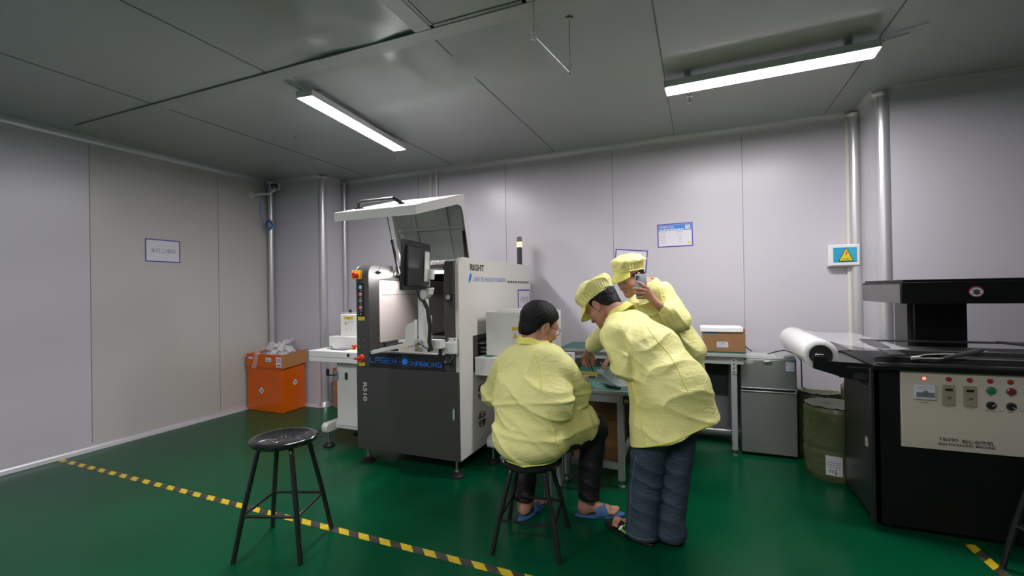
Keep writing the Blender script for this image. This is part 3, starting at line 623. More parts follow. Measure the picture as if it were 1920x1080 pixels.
# framed paper hung on the machine's side
tS, P, r, u, slab, d = sign('wall_sign', 'white framed paper stuck on the cream side of the laser machine above the seated worker', (mxr+.001, 3.935, 1.04), (0,1,0), (0,0,1), .325, .285, bw=.014)
text('已打码', P(.16, .165, d), r, u, .21, .05, INKG, tS, center=True)

# ================================================================== LOADER (left) AND UNLOADER (right)
def red_button(mb_parent, x, y, z):
    p = MB().lathe([(.040, 0), (.040, .0025)], (x, y, z), n=24).build('yellow_disc', YLAB, mb_parent)
    MB().lathe([(.010, 0), (.012, .018), (.023, .022), (.024, .032), (.016, .038)], (x, y, z+.002), n=20).build('emergency_button', RED, p)
t = thing('loader_conveyor', 'white loading conveyor with touch panel and red stop button left of the laser machine', 'conveyor', (-2.85, 3.15, 0))
MB().box((-3.120, 2.95, .738), (mxl-.006, 3.42, .775)).build('lower_tray', WHITE, t, bevel=.003)
MB().box((-3.120, 2.95, .777), (mxl-.006, 3.42, .831)).build('control_box', WHITE, t, bevel=.004)
MB().box((-3.105, 3.17, .831), (mxl-.006, 3.42, .93)).build('rail_cover', WHITE, t, bevel=.004)
k = MB().box((-2.955, 3.03, .8315), (-2.80, 3.16, .836)).build('touch_panel', BLACK, t, bevel=.001); MB().box((-2.945, 3.04, .836), (-2.81, 3.15, .8365)).build('screen', mat('grey_screen', (.16, .19, .20), .2), k, smooth=0)
k = MB().lathe([(.036, 0), (.036, .0025)], (-3.02, 3.10, .831), n=24).build('green_disc', GREENP, t); MB().lathe([(.018, 0), (.018, .015), (.014, .018)], (-3.02, 3.10, .8335), n=20).build('start_button', CHROME, k)
red_button(t, -2.755, 3.10, .831)
MB().cyl((-2.685, 2.951, .806), (-2.685, 2.944, .806), .0135, n=18).build('power_socket', BLACK, t)
MB().box((-3.00, 3.20, .93), (-2.80, 3.30, 1.128)).build('tower_cover', WHITE, t, bevel=.004)
MB().box((-3.045, 3.235, .93), (-2.76, 3.36, 1.14)).build('tower_back', mat('grey_tower', (.30, .30, .30), .4), t, bevel=.003)
k = MB().box((-2.955, 3.1985, 1.035), (-2.845, 3.1998, 1.105)).build('warning_label', PAPER, t, smooth=0); MB().box((-2.955, 3.1975, 1.083), (-2.845, 3.1985, 1.108)).build('label_band', mat('amber_label', (.62, .42, .02), .5), k, smooth=0)
MB().prism([(-2.95, 1.042), (-2.918, 1.042), (-2.934, 1.075)], 1, 3.1975, 3.1984).build('warning_triangle', mat('amber_label', (.62, .42, .02), .5), k, smooth=0)
text('注意安全 小心夹手', (-2.91, 3.1974, 1.055), (1,0,0), (0,0,1), .055, .010, INK, t); text('警 告', (-2.90, 3.1972, 1.088), (1,0,0), (0,0,1), .04, .014, INK, t, center=True)
MB().cyl((-2.955, 3.28, 1.14), (-2.955, 3.28, 1.165), .012).build('tower_knob', BLACK, t)
MB().box((-2.935, 3.199, .985), (-2.931, 3.2002, 1.005)).box((-2.873, 3.199, .985), (-2.869, 3.2002, 1.005)).build('screw', STEEL, t)
MB().box((-2.925, 3.07, .175), (mxl-.03, 3.32, .740)).build('stand_column', WHITE, t, bevel=.005)
MB().prism([(3.0, .125), (2.985, .13), (2.975, .15), (2.975, .185), (3.0, .205), (3.45, .205), (3.46, .125)], 0, -3.015, -2.955).box((-2.955, 3.08, .145), (mxl-.03, 3.30, .20)).build('foot_beam', CREAM, t, bevel=.006)
MB().box((-2.956, 3.068, .56), (-2.905, 3.072, .64)).build('latch_plate', STEEL, t)
MB().tube([(-2.93, 3.05, .61), (-3.0, 3.05, .605), (-3.01, 3.05, .60)], .006).box((-3.02, 3.04, .60), (-2.998, 3.06, .66)).build('crank_handle', BLACK, t, bevel=.002)
MB().box((-2.83, 3.062, .575), (-2.805, 3.0705, .635)).build('lock', BLACK, t)
for y in (3.03, 3.40):
    a, b_ = MB(), MB(); levelfoot(a, b_, -2.985, y, .14, .048); f = b_.build('levelling_foot', BLACK, t); a.build('foot_stem', STEEL, f)
t = thing('unloader_conveyor', 'white unloading conveyor with tall cover right of the laser machine, behind the seated worker', 'conveyor', (-1.3, 3.3, 0))
MB().box((-1.555, 3.02, .692), (-1.02, 3.45, .826)).build('control_box', WHITE, t, bevel=.004)
MB().box((-1.498, 3.10, .83), (-1.02, 3.48, 1.160)).build('tall_cover', WHITE, t, bevel=.004)
MB().box((-1.43, 3.15, 1.16), (-1.04, 3.45, 1.172)).build('cover_lid', CREAM, t, bevel=.003)
k = MB().box((-1.285, 3.0985, .93), (-1.14, 3.0998, 1.02)).build('warning_label', PAPER, t, smooth=0); MB().box((-1.285, 3.0975, 1.022), (-1.14, 3.0988, 1.048)).build('label_band', mat('amber_label', (.62, .42, .02), .5), k, smooth=0)
MB().prism([(-1.28, .965), (-1.24, .965), (-1.26, 1.008)], 1, 3.0975, 3.0984).build('warning_triangle', mat('amber_label', (.62, .42, .02), .5), k, smooth=0)
text('警 告', (-1.21, 3.0972, 1.028), (1,0,0), (0,0,1), .05, .014, INK, t, center=True)
k = MB().lathe([(.03, 0), (.03, .002)], (-1.46, 3.07, .8265), n=20).build('green_disc', GREENP, t)
MB().box((-1.44, 3.10, .17), (-1.12, 3.33, .69)).build('stand_column', WHITE, t, bevel=.005)
MB().prism([(3.14, .125), (3.125, .13), (3.115, .15), (3.115, .19), (3.15, .215), (3.5, .215), (3.5, .125)], 0, -1.515, -1.455).box((-1.455, 3.12, .15), (-1.1, 3.3, .2)).build('foot_beam', CREAM, t, bevel=.006)
for y in (3.17, 3.46):
    a, b_ = MB(), MB(); levelfoot(a, b_, -1.485, y, .14, .045); f = b_.build('levelling_foot', BLACK, t); a.build('foot_stem', STEEL, f)

# ================================================================== BLACK STOOLS
def make_stool(label, feet_c, ang, h=.572, zr=.215, ra=.17, fa=.17):
    t = thing('metal_stool', label, 'stool', (0, 0, 0), 'black round metal stools')
    R_ = .162
    mb = MB(); prof = [(R_*.93, -.032), (R_, -.020), (R_+.002, -.006), (R_-.004, 0), (R_-.03, .001), (R_-.045, -.004), (.03, -.007), (.021, -.007)]
    n = 72; rings = []
    for i, (r_, z_) in enumerate(prof+[(.018, -.012)]):
        ring = []
        for k in range(n):
            a_ = 2*pi*k/n; zz = h+z_
            if 5 <= i <= 5: zz -= .0
            ring.append(mb.b.verts.new((r_*cos(a_), r_*sin(a_), zz)))
        rings.append(ring)
    # pressed petals in the dish
    for j, f_ in enumerate((.8, .6, .42, .25)):
        pass
    for A, B in zip(rings, rings[1:]):
        for k in range(n): mb.b.faces.new([A[k], A[(k+1)%n], B[(k+1)%n], B[k]])
    mb.b.faces.new(rings[0][::-1])
    mb.build('seat', GLOSSB, t, smooth=50)
    mb = MB()
    for k in range(8):
        a_ = 2*pi*k/8
        for s in (-1, 1):
            mb.tube([(.035*cos(a_), .035*sin(a_), h-.0075), (.080*cos(a_+s*.20), .080*sin(a_+s*.20), h-.0062), (.125*cos(a_), .125*sin(a_), h-.0050)], .0020, n=5)
    mb.build('seat_embossing', GLOSSB, t)
    MB().cyl((0, 0, h-.0155), (0, 0, h-.011), .0185, n=20).build('seat_hole', BLACK, t)
    J = []
    for k in range(4):
        a_ = pi/4+k*pi/2; c, s = cos(a_), sin(a_); rf = .240
        def q(r_, z_): return (r_*c, r_*s, z_)
        MB().tube([q(.085, h-.036), q(.108, h-.038), q(.124, h-.050), q(.132, h-.080), q(.132+(rf-.132)*(1-zr/h)*.96, zr), q(rf, .0)], .0125, n=12).build('leg', GLOSSB, t)
        J.append(q(.132+(rf-.132)*(1-zr/h)*.96, zr))
    for k in range(4): 
        A, B = Vector(J[k]), Vector(J[(k+1)%4]); d = (B-A).normalized()*.008
        MB().tube([A+d, B-d], .0075, n=10).build('foot_rail', GLOSSB, t)
    t.location = (*feet_c, 0); t.rotation_euler = (0, 0, ang)
    return t
def copy_tree(o, parent=None):
    c = o.copy(); C.objects.link(c)
    if parent: c.parent = parent
    for ch in [x for x in bpy.data.objects if x.parent == o]: copy_tree(ch, c)
    return c
s1 = make_stool('empty black round metal stool standing over the striped tape', (-2.038, 1.756), atan2(.12, .337))
s2 = make_stool('lower black round metal stool the bareheaded person sits on', (-.838, 2.255), atan2(.045, .32), h=.442, zr=.160)
s3 = copy_tree(s1); s3.location = (1.475, 2.68, 0); s3.rotation_euler = (0, 0, .25); s3['label'] = 'dark metal stool cut off by the right edge beside the packaging machine'

# ================================================================== BENCHES
def bench(t, x0, x1, y0, y1, z, legs, ap=.055, mat_inset=.012, drop=.0, back=None):
    MB().box((x0, y0, z-.030), (x1, y1, z-.003)).build('bench_top', TGREY, t, bevel=.003)
    MB().box((x0+.002, y0+.004, z-.003), (x1-.002, y1-.002, z)).build('bench_mat', BENCHG, t, smooth=0)
    mb_a = MB().box((x0+.02, y0+.015, z-.03-ap), (x1-.02, y0+.035, z-.0302)); mb_b = MB().box((x0+.02, y1-.035, z-.03-ap), (x1-.02, y1-.015, z-.0302)); mb_a.build('apron', TGREY, t); mb_b.build('apron', TGREY, t)
    for x, y in legs:
        f = MB().box((x-.021, y-.021, .045), (x+.021, y+.021, z-.0305)).build('leg', TGREY, t, bevel=.003)
        MB().cyl((x, y, .014), (x, y, .05), .007, n=10).lathe([(.024, 0), (.024, .008), (.014, .014)], (x, y, .0005), n=20).build('levelling_foot', STEEL, f)
t = thing('workbench', 'long grey bench with green mat along the back wall, a carton on its right end', 'bench', (-.4, 4.15, 0))
bench(t, -1.17, .325, 3.92, 4.40, .80, ((.235, 3.955), (.235, 4.35), (-1.12, 4.35), (-.35, 4.35)))
MB().box((.214, 3.930, .64), (.256, 3.934, .77)).build('leg_bracket', TGREY, t)
mb = MB()
for z in (.655, .685, .715, .745): mb.cyl((.235, 3.9285, z), (.235, 3.9305, z), .006, n=10)
mb.build('bracket_hole', BLACK, t)
MB().box((-.50, 4.33, .40), (.21, 4.345, .74)).build('modesty_panel', TDARK, t)
t = thing('workbench', 'low grey bench with green mat between the seated and the bending worker', 'bench', (-.68, 3.4, 0))
bench(t, -.96, -.36, 3.02, 3.88, .65, ((-.50, 3.07), (-.865, 3.065), (-.50, 3.82), (-.90, 3.82)))
MB().box((-.84, 3.05, .12), (-.52, 3.08, .16)).box((-.512, 3.09, .17), (-.488, 3.80, .21)).build('foot_rail', TGREY, t)
pk = MB().box((-.475, 3.018, .560), (-.40, 3.034, .615)).build('switch_plate', BLACK, t)
MB().ring((-.455, 3.017, .585), (-.455, 3.013, .585), .011, .007).ring((-.425, 3.017, .59), (-.425, 3.013, .59), .009, .006).build('switch_mark', mat('yel_mark', (.5, .45, .05), .5), pk)
t = thing('side_stand', 'small grey stand hidden in front of the seated worker, one leg seen under his stool', 'stand', (-.85, 2.7, 0))
MB().box((-.91, 2.66, .64), (-.70, 2.98, .66)).build('top', TGREY, t, bevel=.003)
for x, y in ((-.89, 2.685), (-.89, 2.95), (-.72, 2.95)):
    f = MB().box((x-.018, y-.018, .03), (x+.018, y+.018, .64)).build('leg', TGREY, t, bevel=.003)
    MB().lathe([(.022, 0), (.022, .008), (.012, .03)], (x, y, .0005), n=18).build('levelling_foot', STEEL, f)
t = thing('wall_socket_box', 'white box under the left front edge of the long bench', 'box', (-1.08, 3.88, .74))
MB().box((-1.16, 3.84, .658), (-1.025, 3.915, .765)).build('box', WHITE, t, bevel=.003)
MB().box((-1.15, 3.838, .668), (-1.035, 3.8405, .755)).build('front_panel', mat('pale_grey', (.42, .42, .43), .4), t, bevel=.001)
# things on the benches -------------------------------------------------
t = thing('carton', 'brown cardboard carton with white lid strip on the right end of the long bench', 'carton', (.165, 4.1, .80))
MB().box((.012, 3.975, .802), (.322, 4.20, .985)).build('body', CARD, t, bevel=.003)
MB().box((-.002, 3.966, .962), (.308, 4.20, .998)).build('lid', mat('white_foam', (.78, .78, .80), .5), t, bevel=.003)
MB().box((.04, 3.9742, .945), (.12, 3.9752, .962)).build('blue_tape', mat('blue_tape', (.02, .18, .38), .4), t, smooth=0)
k = MB().box((.118, 3.9740, .838), (.200, 3.9751, .884)).build('shipping_label', PAPER, t, smooth=0)
mb = MB()
for i in range(5): mb.box((.122, 3.9735, .844+i*.008), (.150 if i % 2 else .196, 3.9741, .8465+i*.008))
mb.box((.155, 3.9735, .865), (.175, 3.9741, .872)); mb.build('label_print', INKG, k, smooth=0)
MB().box((.0105, 3.99, .83), (.0118, 4.19, .90)).build('white_tape', PAPER, t, smooth=0)
# clear blister tray
TRY = lambda u, v, z: (-.80+.27*u+.15*v, 3.72-.58*u+.05*v, z)
t = tag(MB().grid(lambda u, v: TRY(u, v, .654+.060*min(1, 6*u, 6*(1-u))*min(1, 5*v, 5*(1-v))*(.72+.28*abs(sin(19*u))*abs(sin(7*v)))), 90, 30)
    .tube([TRY(0,0,.6535), TRY(1,0,.6535), TRY(1,1,.6535), TRY(0,1,.6535), TRY(0,0,.6535)], .0025, n=6).tube([TRY(.03,.2,.716), TRY(.97,.2,.716)], .0022, n=6).tube([TRY(.03,.8,.716), TRY(.97,.8,.716)], .0022, n=6).build('blister_tray', CLEAR, smooth=80), 'clear plastic blister tray lying on the low bench beneath the hand with the pen', 'tray')
t = thing('hand_tool', 'black hand tool lying at the front edge of the low bench', 'tool', (-.57, 3.08, .65))
MB().tube([(-.62, 3.16, .662), (-.57, 3.10, .660), (-.50, 3.055, .658)], [.007, .014, .011], n=8).build('grip', BLACK, t)
MB().tube([(-.615, 3.145, .664), (-.585, 3.095, .668), (-.53, 3.06, .666)], [.004, .008, .006], n=8).build('blade', DGREY, t)
MB().tube([(-.66, 3.20, .656), (-.62, 3.165, .66)], [.003, .006], n=6).build('tip', STEEL, t)
t = thing('adhesive_tape', 'small roll of pale tape on the green mat beside the seated worker', 'tape roll', (-.80, 3.33, .652))
MB().ring((-.80, 3.33, .651), (-.80, 3.33, .675), .030, .020).build('tape', mat('pink_tape', (.55, .33, .25), .35), t); MB().ring((-.80, 3.33, .651), (-.80, 3.33, .675), .020, .016).build('core', PAPER, t)
tag(MB().prism([(-.95, 3.50), (-.74, 3.49), (-.73, 3.54), (-.80, 3.60), (-.95, 3.60)], 2, .651, .662).build('foam_pad', mat('yellow_pad', (.50, .44, .02), .5), bevel=.002), 'yellow pad on the green mat under the bending worker\'s hand', 'pad')
tag(MB().box((-.92, 3.445, .651), (-.73, 3.465, .656)).build('ruler', mat('ruler_white', (.6, .6, .55), .4), bevel=.001), 'thin white ruler on the low bench in front of the yellow pad', 'ruler')
tag(MB().tube([(-.79, 3.42, .654), (-.76, 3.41, .656), (-.74, 3.415, .658)], .004).build('metal_clip', BLACK), 'tiny black clip on the low bench by the tape roll', 'clip')
# cartons below the low bench
for (x0, y0_, z0_, x1_, y1_, z1_, lab) in ((-.94, 3.50, .285, -.53, 3.78, .40, 'brown carton under the low bench, topmost of the stack'),
                                           (-.94, 3.50, .0, -.53, 3.78, .283, 'shaded brown carton on the floor under the low bench')):
    tt = thing('storage_carton', lab, 'carton', ((x0+x1_)/2, (y0_+y1_)/2, z0_), 'cartons under the low bench')
    MB().box((x0, y0_, z0_+.001), (x1_, y1_, z1_)).build('body', CARD, tt, bevel=.003)
    MB().box((x0+.002, y0_-.001, (z0_+z1_)/2-.02), (x1_-.002, y0_, (z0_+z1_)/2+.02)).build('packing_tape', CARDT, tt, smooth=0)
tag(MB().prism([(-.47, .362), (-.40, .362), (-.40, .43), (-.455, .43)], 1, 3.42, 3.49).build('paper_bundle', PAPER, bevel=.004), 'white folded paper bundle by the bench leg beside the brown cartons', 'paper')

# ================================================================== FRIDGE
t = thing('mini_fridge', 'small silver two-door fridge between the long bench and the wrapped rolls', 'fridge', (.475, 4.2, 0))
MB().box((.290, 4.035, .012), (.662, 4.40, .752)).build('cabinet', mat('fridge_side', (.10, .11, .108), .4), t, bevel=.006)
def door(z0, z1, nm):
    d_ = MB().box((.286, 3.995, z0), (.666, 4.034, z1)).build(nm, SILVER, t, bevel=.007, seg=3); return d_
dl = door(.022, .508, 'lower_door'); du = door(.524, .752, 'upper_door')
MB().box((.286, 3.990, .500), (.666, 4.0, .5075)).build('door_grip', mat('pale_silver', (.42, .44, .44), .3, .4), dl, bevel=.002)
MB().box((.286, 3.990, .524), (.666, 4.0, .532)).build('door_grip', mat('pale_silver', (.42, .44, .44), .3, .4), du, bevel=.002)
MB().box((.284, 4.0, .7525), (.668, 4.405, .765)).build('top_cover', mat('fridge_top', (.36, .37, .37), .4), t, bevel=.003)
k = MB().box((.448, 3.9915, .716), (.503, 3.9955, .742)).build('badge', CHROME, t, bevel=.002)
k = MB().box((.592, 3.9925, .665), (.655, 3.9948, .748)).build('energy_label', mat('label_blue', (.02, .22, .50), .4), t, smooth=0)
MB().box((.595, 3.9918, .671), (.652, 3.9926, .738)).build('label_paper', PAPER, k, smooth=0); MB().box((.600, 3.9912, .715), (.606, 3.9919, .722)).box((.599, 3.9912, .707), (.607, 3.9919, .714)).build('label_mark', mat('orange_mark', (.6, .2, .03), .5), k, smooth=0)
text('中国能效标识', (.6235, 3.9914, .739), (1,0,0), (0,0,1), .05, .007, PAPER, k, center=True)
text('能效', (.606, 3.991, .694), (1,0,0), (0,0,1), .04, .004, INKG, k); MB().box((.596, 3.9912, .685), (.651, 3.9919, .687)).build('label_line', BLUEP, k, smooth=0)
k = MB().prism([(.340+.040*cos(a_), .732+.019*sin(a_)) for a_ in np.linspace(0, 2*pi, 25)[:-1]], 1, 3.9935, 3.9952).build('oval_sticker', mat('oval_sticker', (.45, .47, .46), .3, alpha=.7), t, smooth=0)
text('节能 静音', (.340, 3.993, .727), (1,0,0), (0,0,1), .055, .010, PAPER, k, center=True)
o = tag(MB().grid(lambda u, v: (.315+.22*u, 4.01+.2*v, .768+.012*abs(noise.noise(Vector((u*5, v*5, 1))))+.004), 26, 20).build('plastic_sheet', FILM, smooth=80), 'crinkled clear plastic sheet lying on the small fridge', 'plastic')
tag(MB().prism([(.585, 4.01), (.66, 4.01), (.66, 4.05), (.60, 4.06)], 2, .766, .786).build('white_cloth', mat('rag', (.5, .5, .5), .7), bevel=.008, seg=3), 'small crumpled whitish rag on the front corner of the fridge', 'rag')
tag(MB().tube([(.33, 4.30, .84), (.36, 4.32, .80), (.40, 4.34, .769)], .004).tube([(.50, 4.18, .772), (.56, 4.25, .782), (.63, 4.28, .795), (.66, 4.2, .79), (.69, 4.14, .775), (.715, 4.10, .74), (.72, 4.12, .62), (.725, 4.15, .53), (.76, 4.2, .50), (.73, 4.3, .48), (.69, 4.36, .47)], .0045).build('power_cable', BLACK), 'black power cable trailing over the small fridge and down its side', 'cable')

# ================================================================== WRAPPED ROLLS
def roll(x, y, r, h, z0, lab, seed):
    tt = thing('wrapped_roll', lab, 'roll', (x, y, z0), 'rolls wrapped in dark green plastic')
    def f(u, v):
        a_ = 2*pi*u; z = z0+h*v; rr_ = r*(1+.035*noise.noise(Vector((cos(a_)*3, sin(a_)*3, z*7+seed)))+.022*noise.noise(Vector((a_*9, z*25, seed)))-.03*math.exp(-((v-.42)/.03)**2)-.05*(v > .97)-.04*(v < .03))
        return (x+rr_*cos(a_), y+rr_*sin(a_), z)
    mb = MB(); nu, nv = 72, 44; V = [[mb.b.verts.new(f(i/nu, j/nv)) for i in range(nu)] for j in range(nv+1)]
    for j in range(nv):
        for i in range(nu): mb.b.faces.new([V[j][i], V[j][(i+1)%nu], V[j+1][(i+1)%nu], V[j+1][i]])
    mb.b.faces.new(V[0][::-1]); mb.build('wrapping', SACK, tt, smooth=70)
    mb = MB(); nv = 8; V = [[mb.b.verts.new((x+r*.955*(1-j/nv*.98)*cos(2*pi*i/nu), y+r*.955*(1-j/nv*.98)*sin(2*pi*i/nu), z0+h+.003+.014*abs(noise.noise(Vector((.15*cos(2*pi*i/nu)*(1-j/nv)*40, .15*sin(2*pi*i/nu)*(1-j/nv)*40, seed)))))) for i in range(nu)] for j in range(nv+1)]
    for j in range(nv):
        for i in range(nu): mb.b.faces.new([V[j][i], V[j][(i+1)%nu], V[j+1][(i+1)%nu], V[j+1][i]])
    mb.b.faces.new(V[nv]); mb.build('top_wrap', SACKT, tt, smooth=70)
    return tt
t = roll(.85, 3.80, .178, .485, 0, 'dark green plastic wrapped roll nearest the viewer, white shipping label near its foot', 1.3)
mb = MB()
A_ = [(1.52-radians(0)) for _ in (0,)]
def cylp(a_, z, r_=.1805): return (.85+r_*cos(a_), 3.80+r_*sin(a_), z)
for i in range(6):
    a0, a1 = radians(-118+i*5), radians(-118+(i+1)*5); mb.poly([cylp(a0, .045), cylp(a1, .045), cylp(a1, .175), cylp(a0, .175)])
mb.build('shipping_label', PAPER, t, smooth=60)
mb = MB()
for i in range(5):
    for (z0_, z1_) in ((.065, .085), (.10, .104), (.115, .119), (.13, .134)):
        if z0_ < .09 and i in (0, 4): continue
        a0, a1 = radians(-116+i*5), radians(-116+i*5+(2.2 if z0_ < .09 else 4.2)); mb.poly([cylp(a0, z0_, .182), cylp(a1, z0_, .182), cylp(a1, z1_, .182), cylp(a0, z1_, .182)])
mb.build('label_print', INKG, t, smooth=0)
roll(.838, 4.17, .145, .495, 0, 'dark green plastic wrapped roll standing beside the fridge behind the labelled one', 4.1)
t = roll(1.0, 4.20, .0, .0, 0, 'x', 2) if False else None
tt = thing('wrapped_roll', 'dark green wrapped roll with knotted top at the very back by the wall corner', 'roll', (1.07, 4.09, 0), 'rolls wrapped in dark green plastic')
def knot(u, v):
    a_ = 2*pi*u; r_ = .105*(1-v**2*.75)*(1+.18*noise.noise(Vector((cos(a_)*4, sin(a_)*4, v*6)))); return (1.07+r_*cos(a_), 4.09+r_*sin(a_), .545+.075*v+.02*noise.noise(Vector((a_*4, v*9, 3))))
mb = MB(); nu, nv = 40, 14; V = [[mb.b.verts.new(knot(i/nu, j/nv)) for i in range(nu)] for j in range(nv+1)]
for j in range(nv):
    for i in range(nu): mb.b.faces.new([V[j][i], V[j][(i+1)%nu], V[j+1][(i+1)%nu], V[j+1][i]])
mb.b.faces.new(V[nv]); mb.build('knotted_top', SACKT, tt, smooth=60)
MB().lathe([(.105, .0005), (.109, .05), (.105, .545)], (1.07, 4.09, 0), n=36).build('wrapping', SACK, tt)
tag(MB().grid(lambda u, v: (.715+.06*u, 3.88+.05*v, .002+.02*abs(noise.noise(Vector((u*6, v*6, 0))))), 12, 10).build('plastic_scrap', FILM, smooth=80), 'tiny scrap of plastic on the floor beside the wrapped rolls', 'scrap')

# ================================================================== SKIN PACKAGING MACHINE
t = thing('skin_packaging_machine', 'black skin packaging machine with cream control panel and raised head', 'machine', (1.5, 3.25, 0))
sxl = .852
MB().box((sxl, 3.0, .04), (2.2, 3.54, .868)).build('cabinet', BLACKM, t, bevel=.004)
MB().box((sxl-.004, 3.06, .06), (sxl, 3.50, .76)).build('side_door', mat('side_door_m', (.020, .021, .020), .3), t, bevel=.002)
MB().box((sxl-.009, 3.085, .42), (sxl-.003, 3.115, .47)).build('door_catch', mat('catch', (.45, .45, .42), .4), t, bevel=.001)
MB().box((sxl-.012, 3.0, .04), (sxl+.03, 3.045, .868)).build('corner_post', mat('black_frame', (.016, .017, .017), .35), t, bevel=.003)
for x, y in ((.93, 3.06), (2.1, 3.06), (.93, 3.48)):
    MB().cyl((x-.012, y, .022), (x+.012, y, .022), .0215, n=20).build('caster', BLACK, t)
MB().prism([(2.99, .467), (2.975, .600), (2.986, .66), (2.986, .872), (3.0, .872), (3.0, .467)], 0, .967, 2.1).build('control_panel', mat('panel_cream', (.50, .46, .38), .42), t, bevel=.002)
MB().box((sxl-.01, 2.955, .868), (2.2, 3.60, .893)).build('deck', BLACKM, t, bevel=.003)
MB().box((sxl+.01, 2.96, .893), (2.2, 3.0, .905)).box((sxl+.02, 3.03, .893), (2.2, 3.055, .930)).build('deck_rail', mat('deck_rail_m', (.035, .036, .036), .3), t, bevel=.002)
mb = MB(); mb.box((.96, 3.03, .925), (2.2, 3.05, .932)); mb.build('deck_trim', mat('trim_grey', (.16, .165, .16), .35), t)
# film frame: a tilted flat metal frame
FR = mat('frame_dark', (.045, .047, .047), .28)
q = [Vector((.905, 2.90, .972)), Vector((.905, 3.36, .986)), Vector((1.78, 3.36, .986)), Vector((1.78, 2.90, .972))]
mb = MB()
def bar(a, b_, w_, th): 
    a, b_ = Vector(a), Vector(b_); d = (b_-a); L_ = d.length; d.normalize(); n = Vector((-d.y, d.x, 0)).normalized(); u_ = d.cross(n)
    m_ = Matrix(((d.x, n.x, u_.x, a.x), (d.y, n.y, u_.y, a.y), (d.z, n.z, u_.z, a.z), (0,0,0,1))); mb.box((0, -w_/2, -th/2), (L_, w_/2, th/2), m_)
bar((.93, 2.90, .957), (.93, 3.38, .985), .07, .008); bar((.90, 3.36, .985), (1.80, 3.36, .985), .06, .008); bar((1.75, 2.9, .965), (1.75, 3.36, .985), .05, .01); bar((.95, 3.02, .960), (1.78, 3.02, .960), .035, .022)
bar((1.52, 3.35, .99), (1.66, 3.0, .985), .03, .012)
mb.build('film_frame', FR, t, bevel=.002)
MB().box((.97, 3.06, .952), (1.74, 3.33, .957)).build('perforated_bed', mat('bed', (.10, .10, .10), .35, noise_=.3, nscale=90), t)
MB().tube([(1.02, 2.97, .938), (1.06, 2.965, .955), (1.13, 2.97, .960), (1.22, 2.98, .962), (1.32, 3.0, .975)], .003).tube([(1.02, 2.965, .935), (1.12, 2.96, .938), (1.24, 2.975, .950)], .003).cyl((1.005, 2.965, .936), (1.04, 2.965, .940), .010).build('latch_wire', mat('wire_pale', (.35, .35, .33), .4), t)
MB().tube([(1.10, 2.965, .93), (1.20, 2.97, .958), (1.27, 2.99, .972), (1.30, 3.0, .985)], [.006, .012, .014, .010], n=8).build('latch_lever', FR, t)
# side arms holding the film roll
arm = [(.588, .849), (.588, .918), (.612, .920), (.648, .918), (.655, .893), (.88, .885), (.88, .78), (.735, .803)]
MB().prism(arm, 1, 3.035, 3.050).build('roll_arm', BLACKM, t, bevel=.002)
MB().prism(arm, 1, 4.00, 4.012).box((.655, 3.05, .86), (.855, 3.08, .885)).build('roll_arm', BLACKM, t, bevel=.002)
MB().prism([(.70, .872), (.90, .895), (.90, .900), (.70, .877)], 1, 3.55, 4.01).prism([(.72, .80), (.86, .86), (.86, .885), (.72, .86)], 1, 3.05, 4.0).build('side_shelf', mat('shelf_grey', (.07, .07, .07), .3), t)
text('TB390 SKIN PACKAGING MACHINE', (.745, 3.0345, .862), (1,0,0), (0,0,1), .09, .007, mat('dull_print', (.12, .12, .12), .5), t)
MB().prism([(.775, .80), (.775, .835), (.835, .833), (.835, .798)], 1, 3.0342, 3.0349).build('faded_plate_line', mat('faint_line', (.03, .03, .03), .25), t, smooth=0)
# head and column
MB().box((1.225, 3.55, .87), (1.475, 3.80, 1.22)).build('head_column', BLACKM, t, bevel=.004)
MB().box((1.205, 3.60, .895), (1.225, 3.80, 1.22)).build('column_cover', mat('cover_grey', (.045, .045, .046), .3), t)
HB_ = [(1.008, 3.10), (1.10, 3.10), (2.2, 3.10), (2.2, 3.75), (1.0, 3.75)]
MB().prism([(1.015, 3.10), (2.2, 3.10), (2.2, 3.72), (1.010, 3.72)], 2, 1.212, 1.328).build('head', BLACKM, t, bevel=.003)
MB().prism([(1.0145, 3.11), (1.0095, 3.715), (1.0065, 3.715), (1.0115, 3.11)], 2, 1.214, 1.318).build('head_side', mat('head_side_m', (.075, .07, .072), .3), t, smooth=0)
MB().prism([(1.025, 3.11), (2.2, 3.11), (2.2, 3.71), (1.020, 3.71)], 2, 1.3285, 1.342).build('head_lid', BLACKM, t, bevel=.002)
MB().prism([(1.325+.030*cos(a_), 1.274+.028*sin(a_)) for a_ in np.linspace(0, 2*pi, 33)[:-1]], 1, 3.0975, 3.0992).build('warning_disc', mat('disc_red', (.42, .02, .05), .4), t, smooth=0)
MB().prism([(1.325+.0265*cos(a_), 1.272+.022*sin(a_)) for a_ in np.linspace(0, 2*pi, 33)[:-1]], 1, 3.0965, 3.0974).build('disc_face', PAPER, t, smooth=0)
text('小心烫', (1.325, 3.0968, 1.291), (1,0,0), (0,0,1), .022, .007, PAPER, t, center=True)
MB().prism([(1.313, 1.265), (1.312, 1.275), (1.316, 1.284), (1.325, 1.286), (1.334, 1.284), (1.338, 1.275), (1.337, 1.262), (1.325, 1.256)], 1, 3.0955, 3.0964).tube([(1.303, 3.096, 1.283), (1.347, 3.096, 1.262)], .0014, n=5).tube([(1.347, 3.096, 1.283), (1.303, 3.096, 1.262)], .0014, n=5).build('disc_pictogram', INK, t, smooth=0)
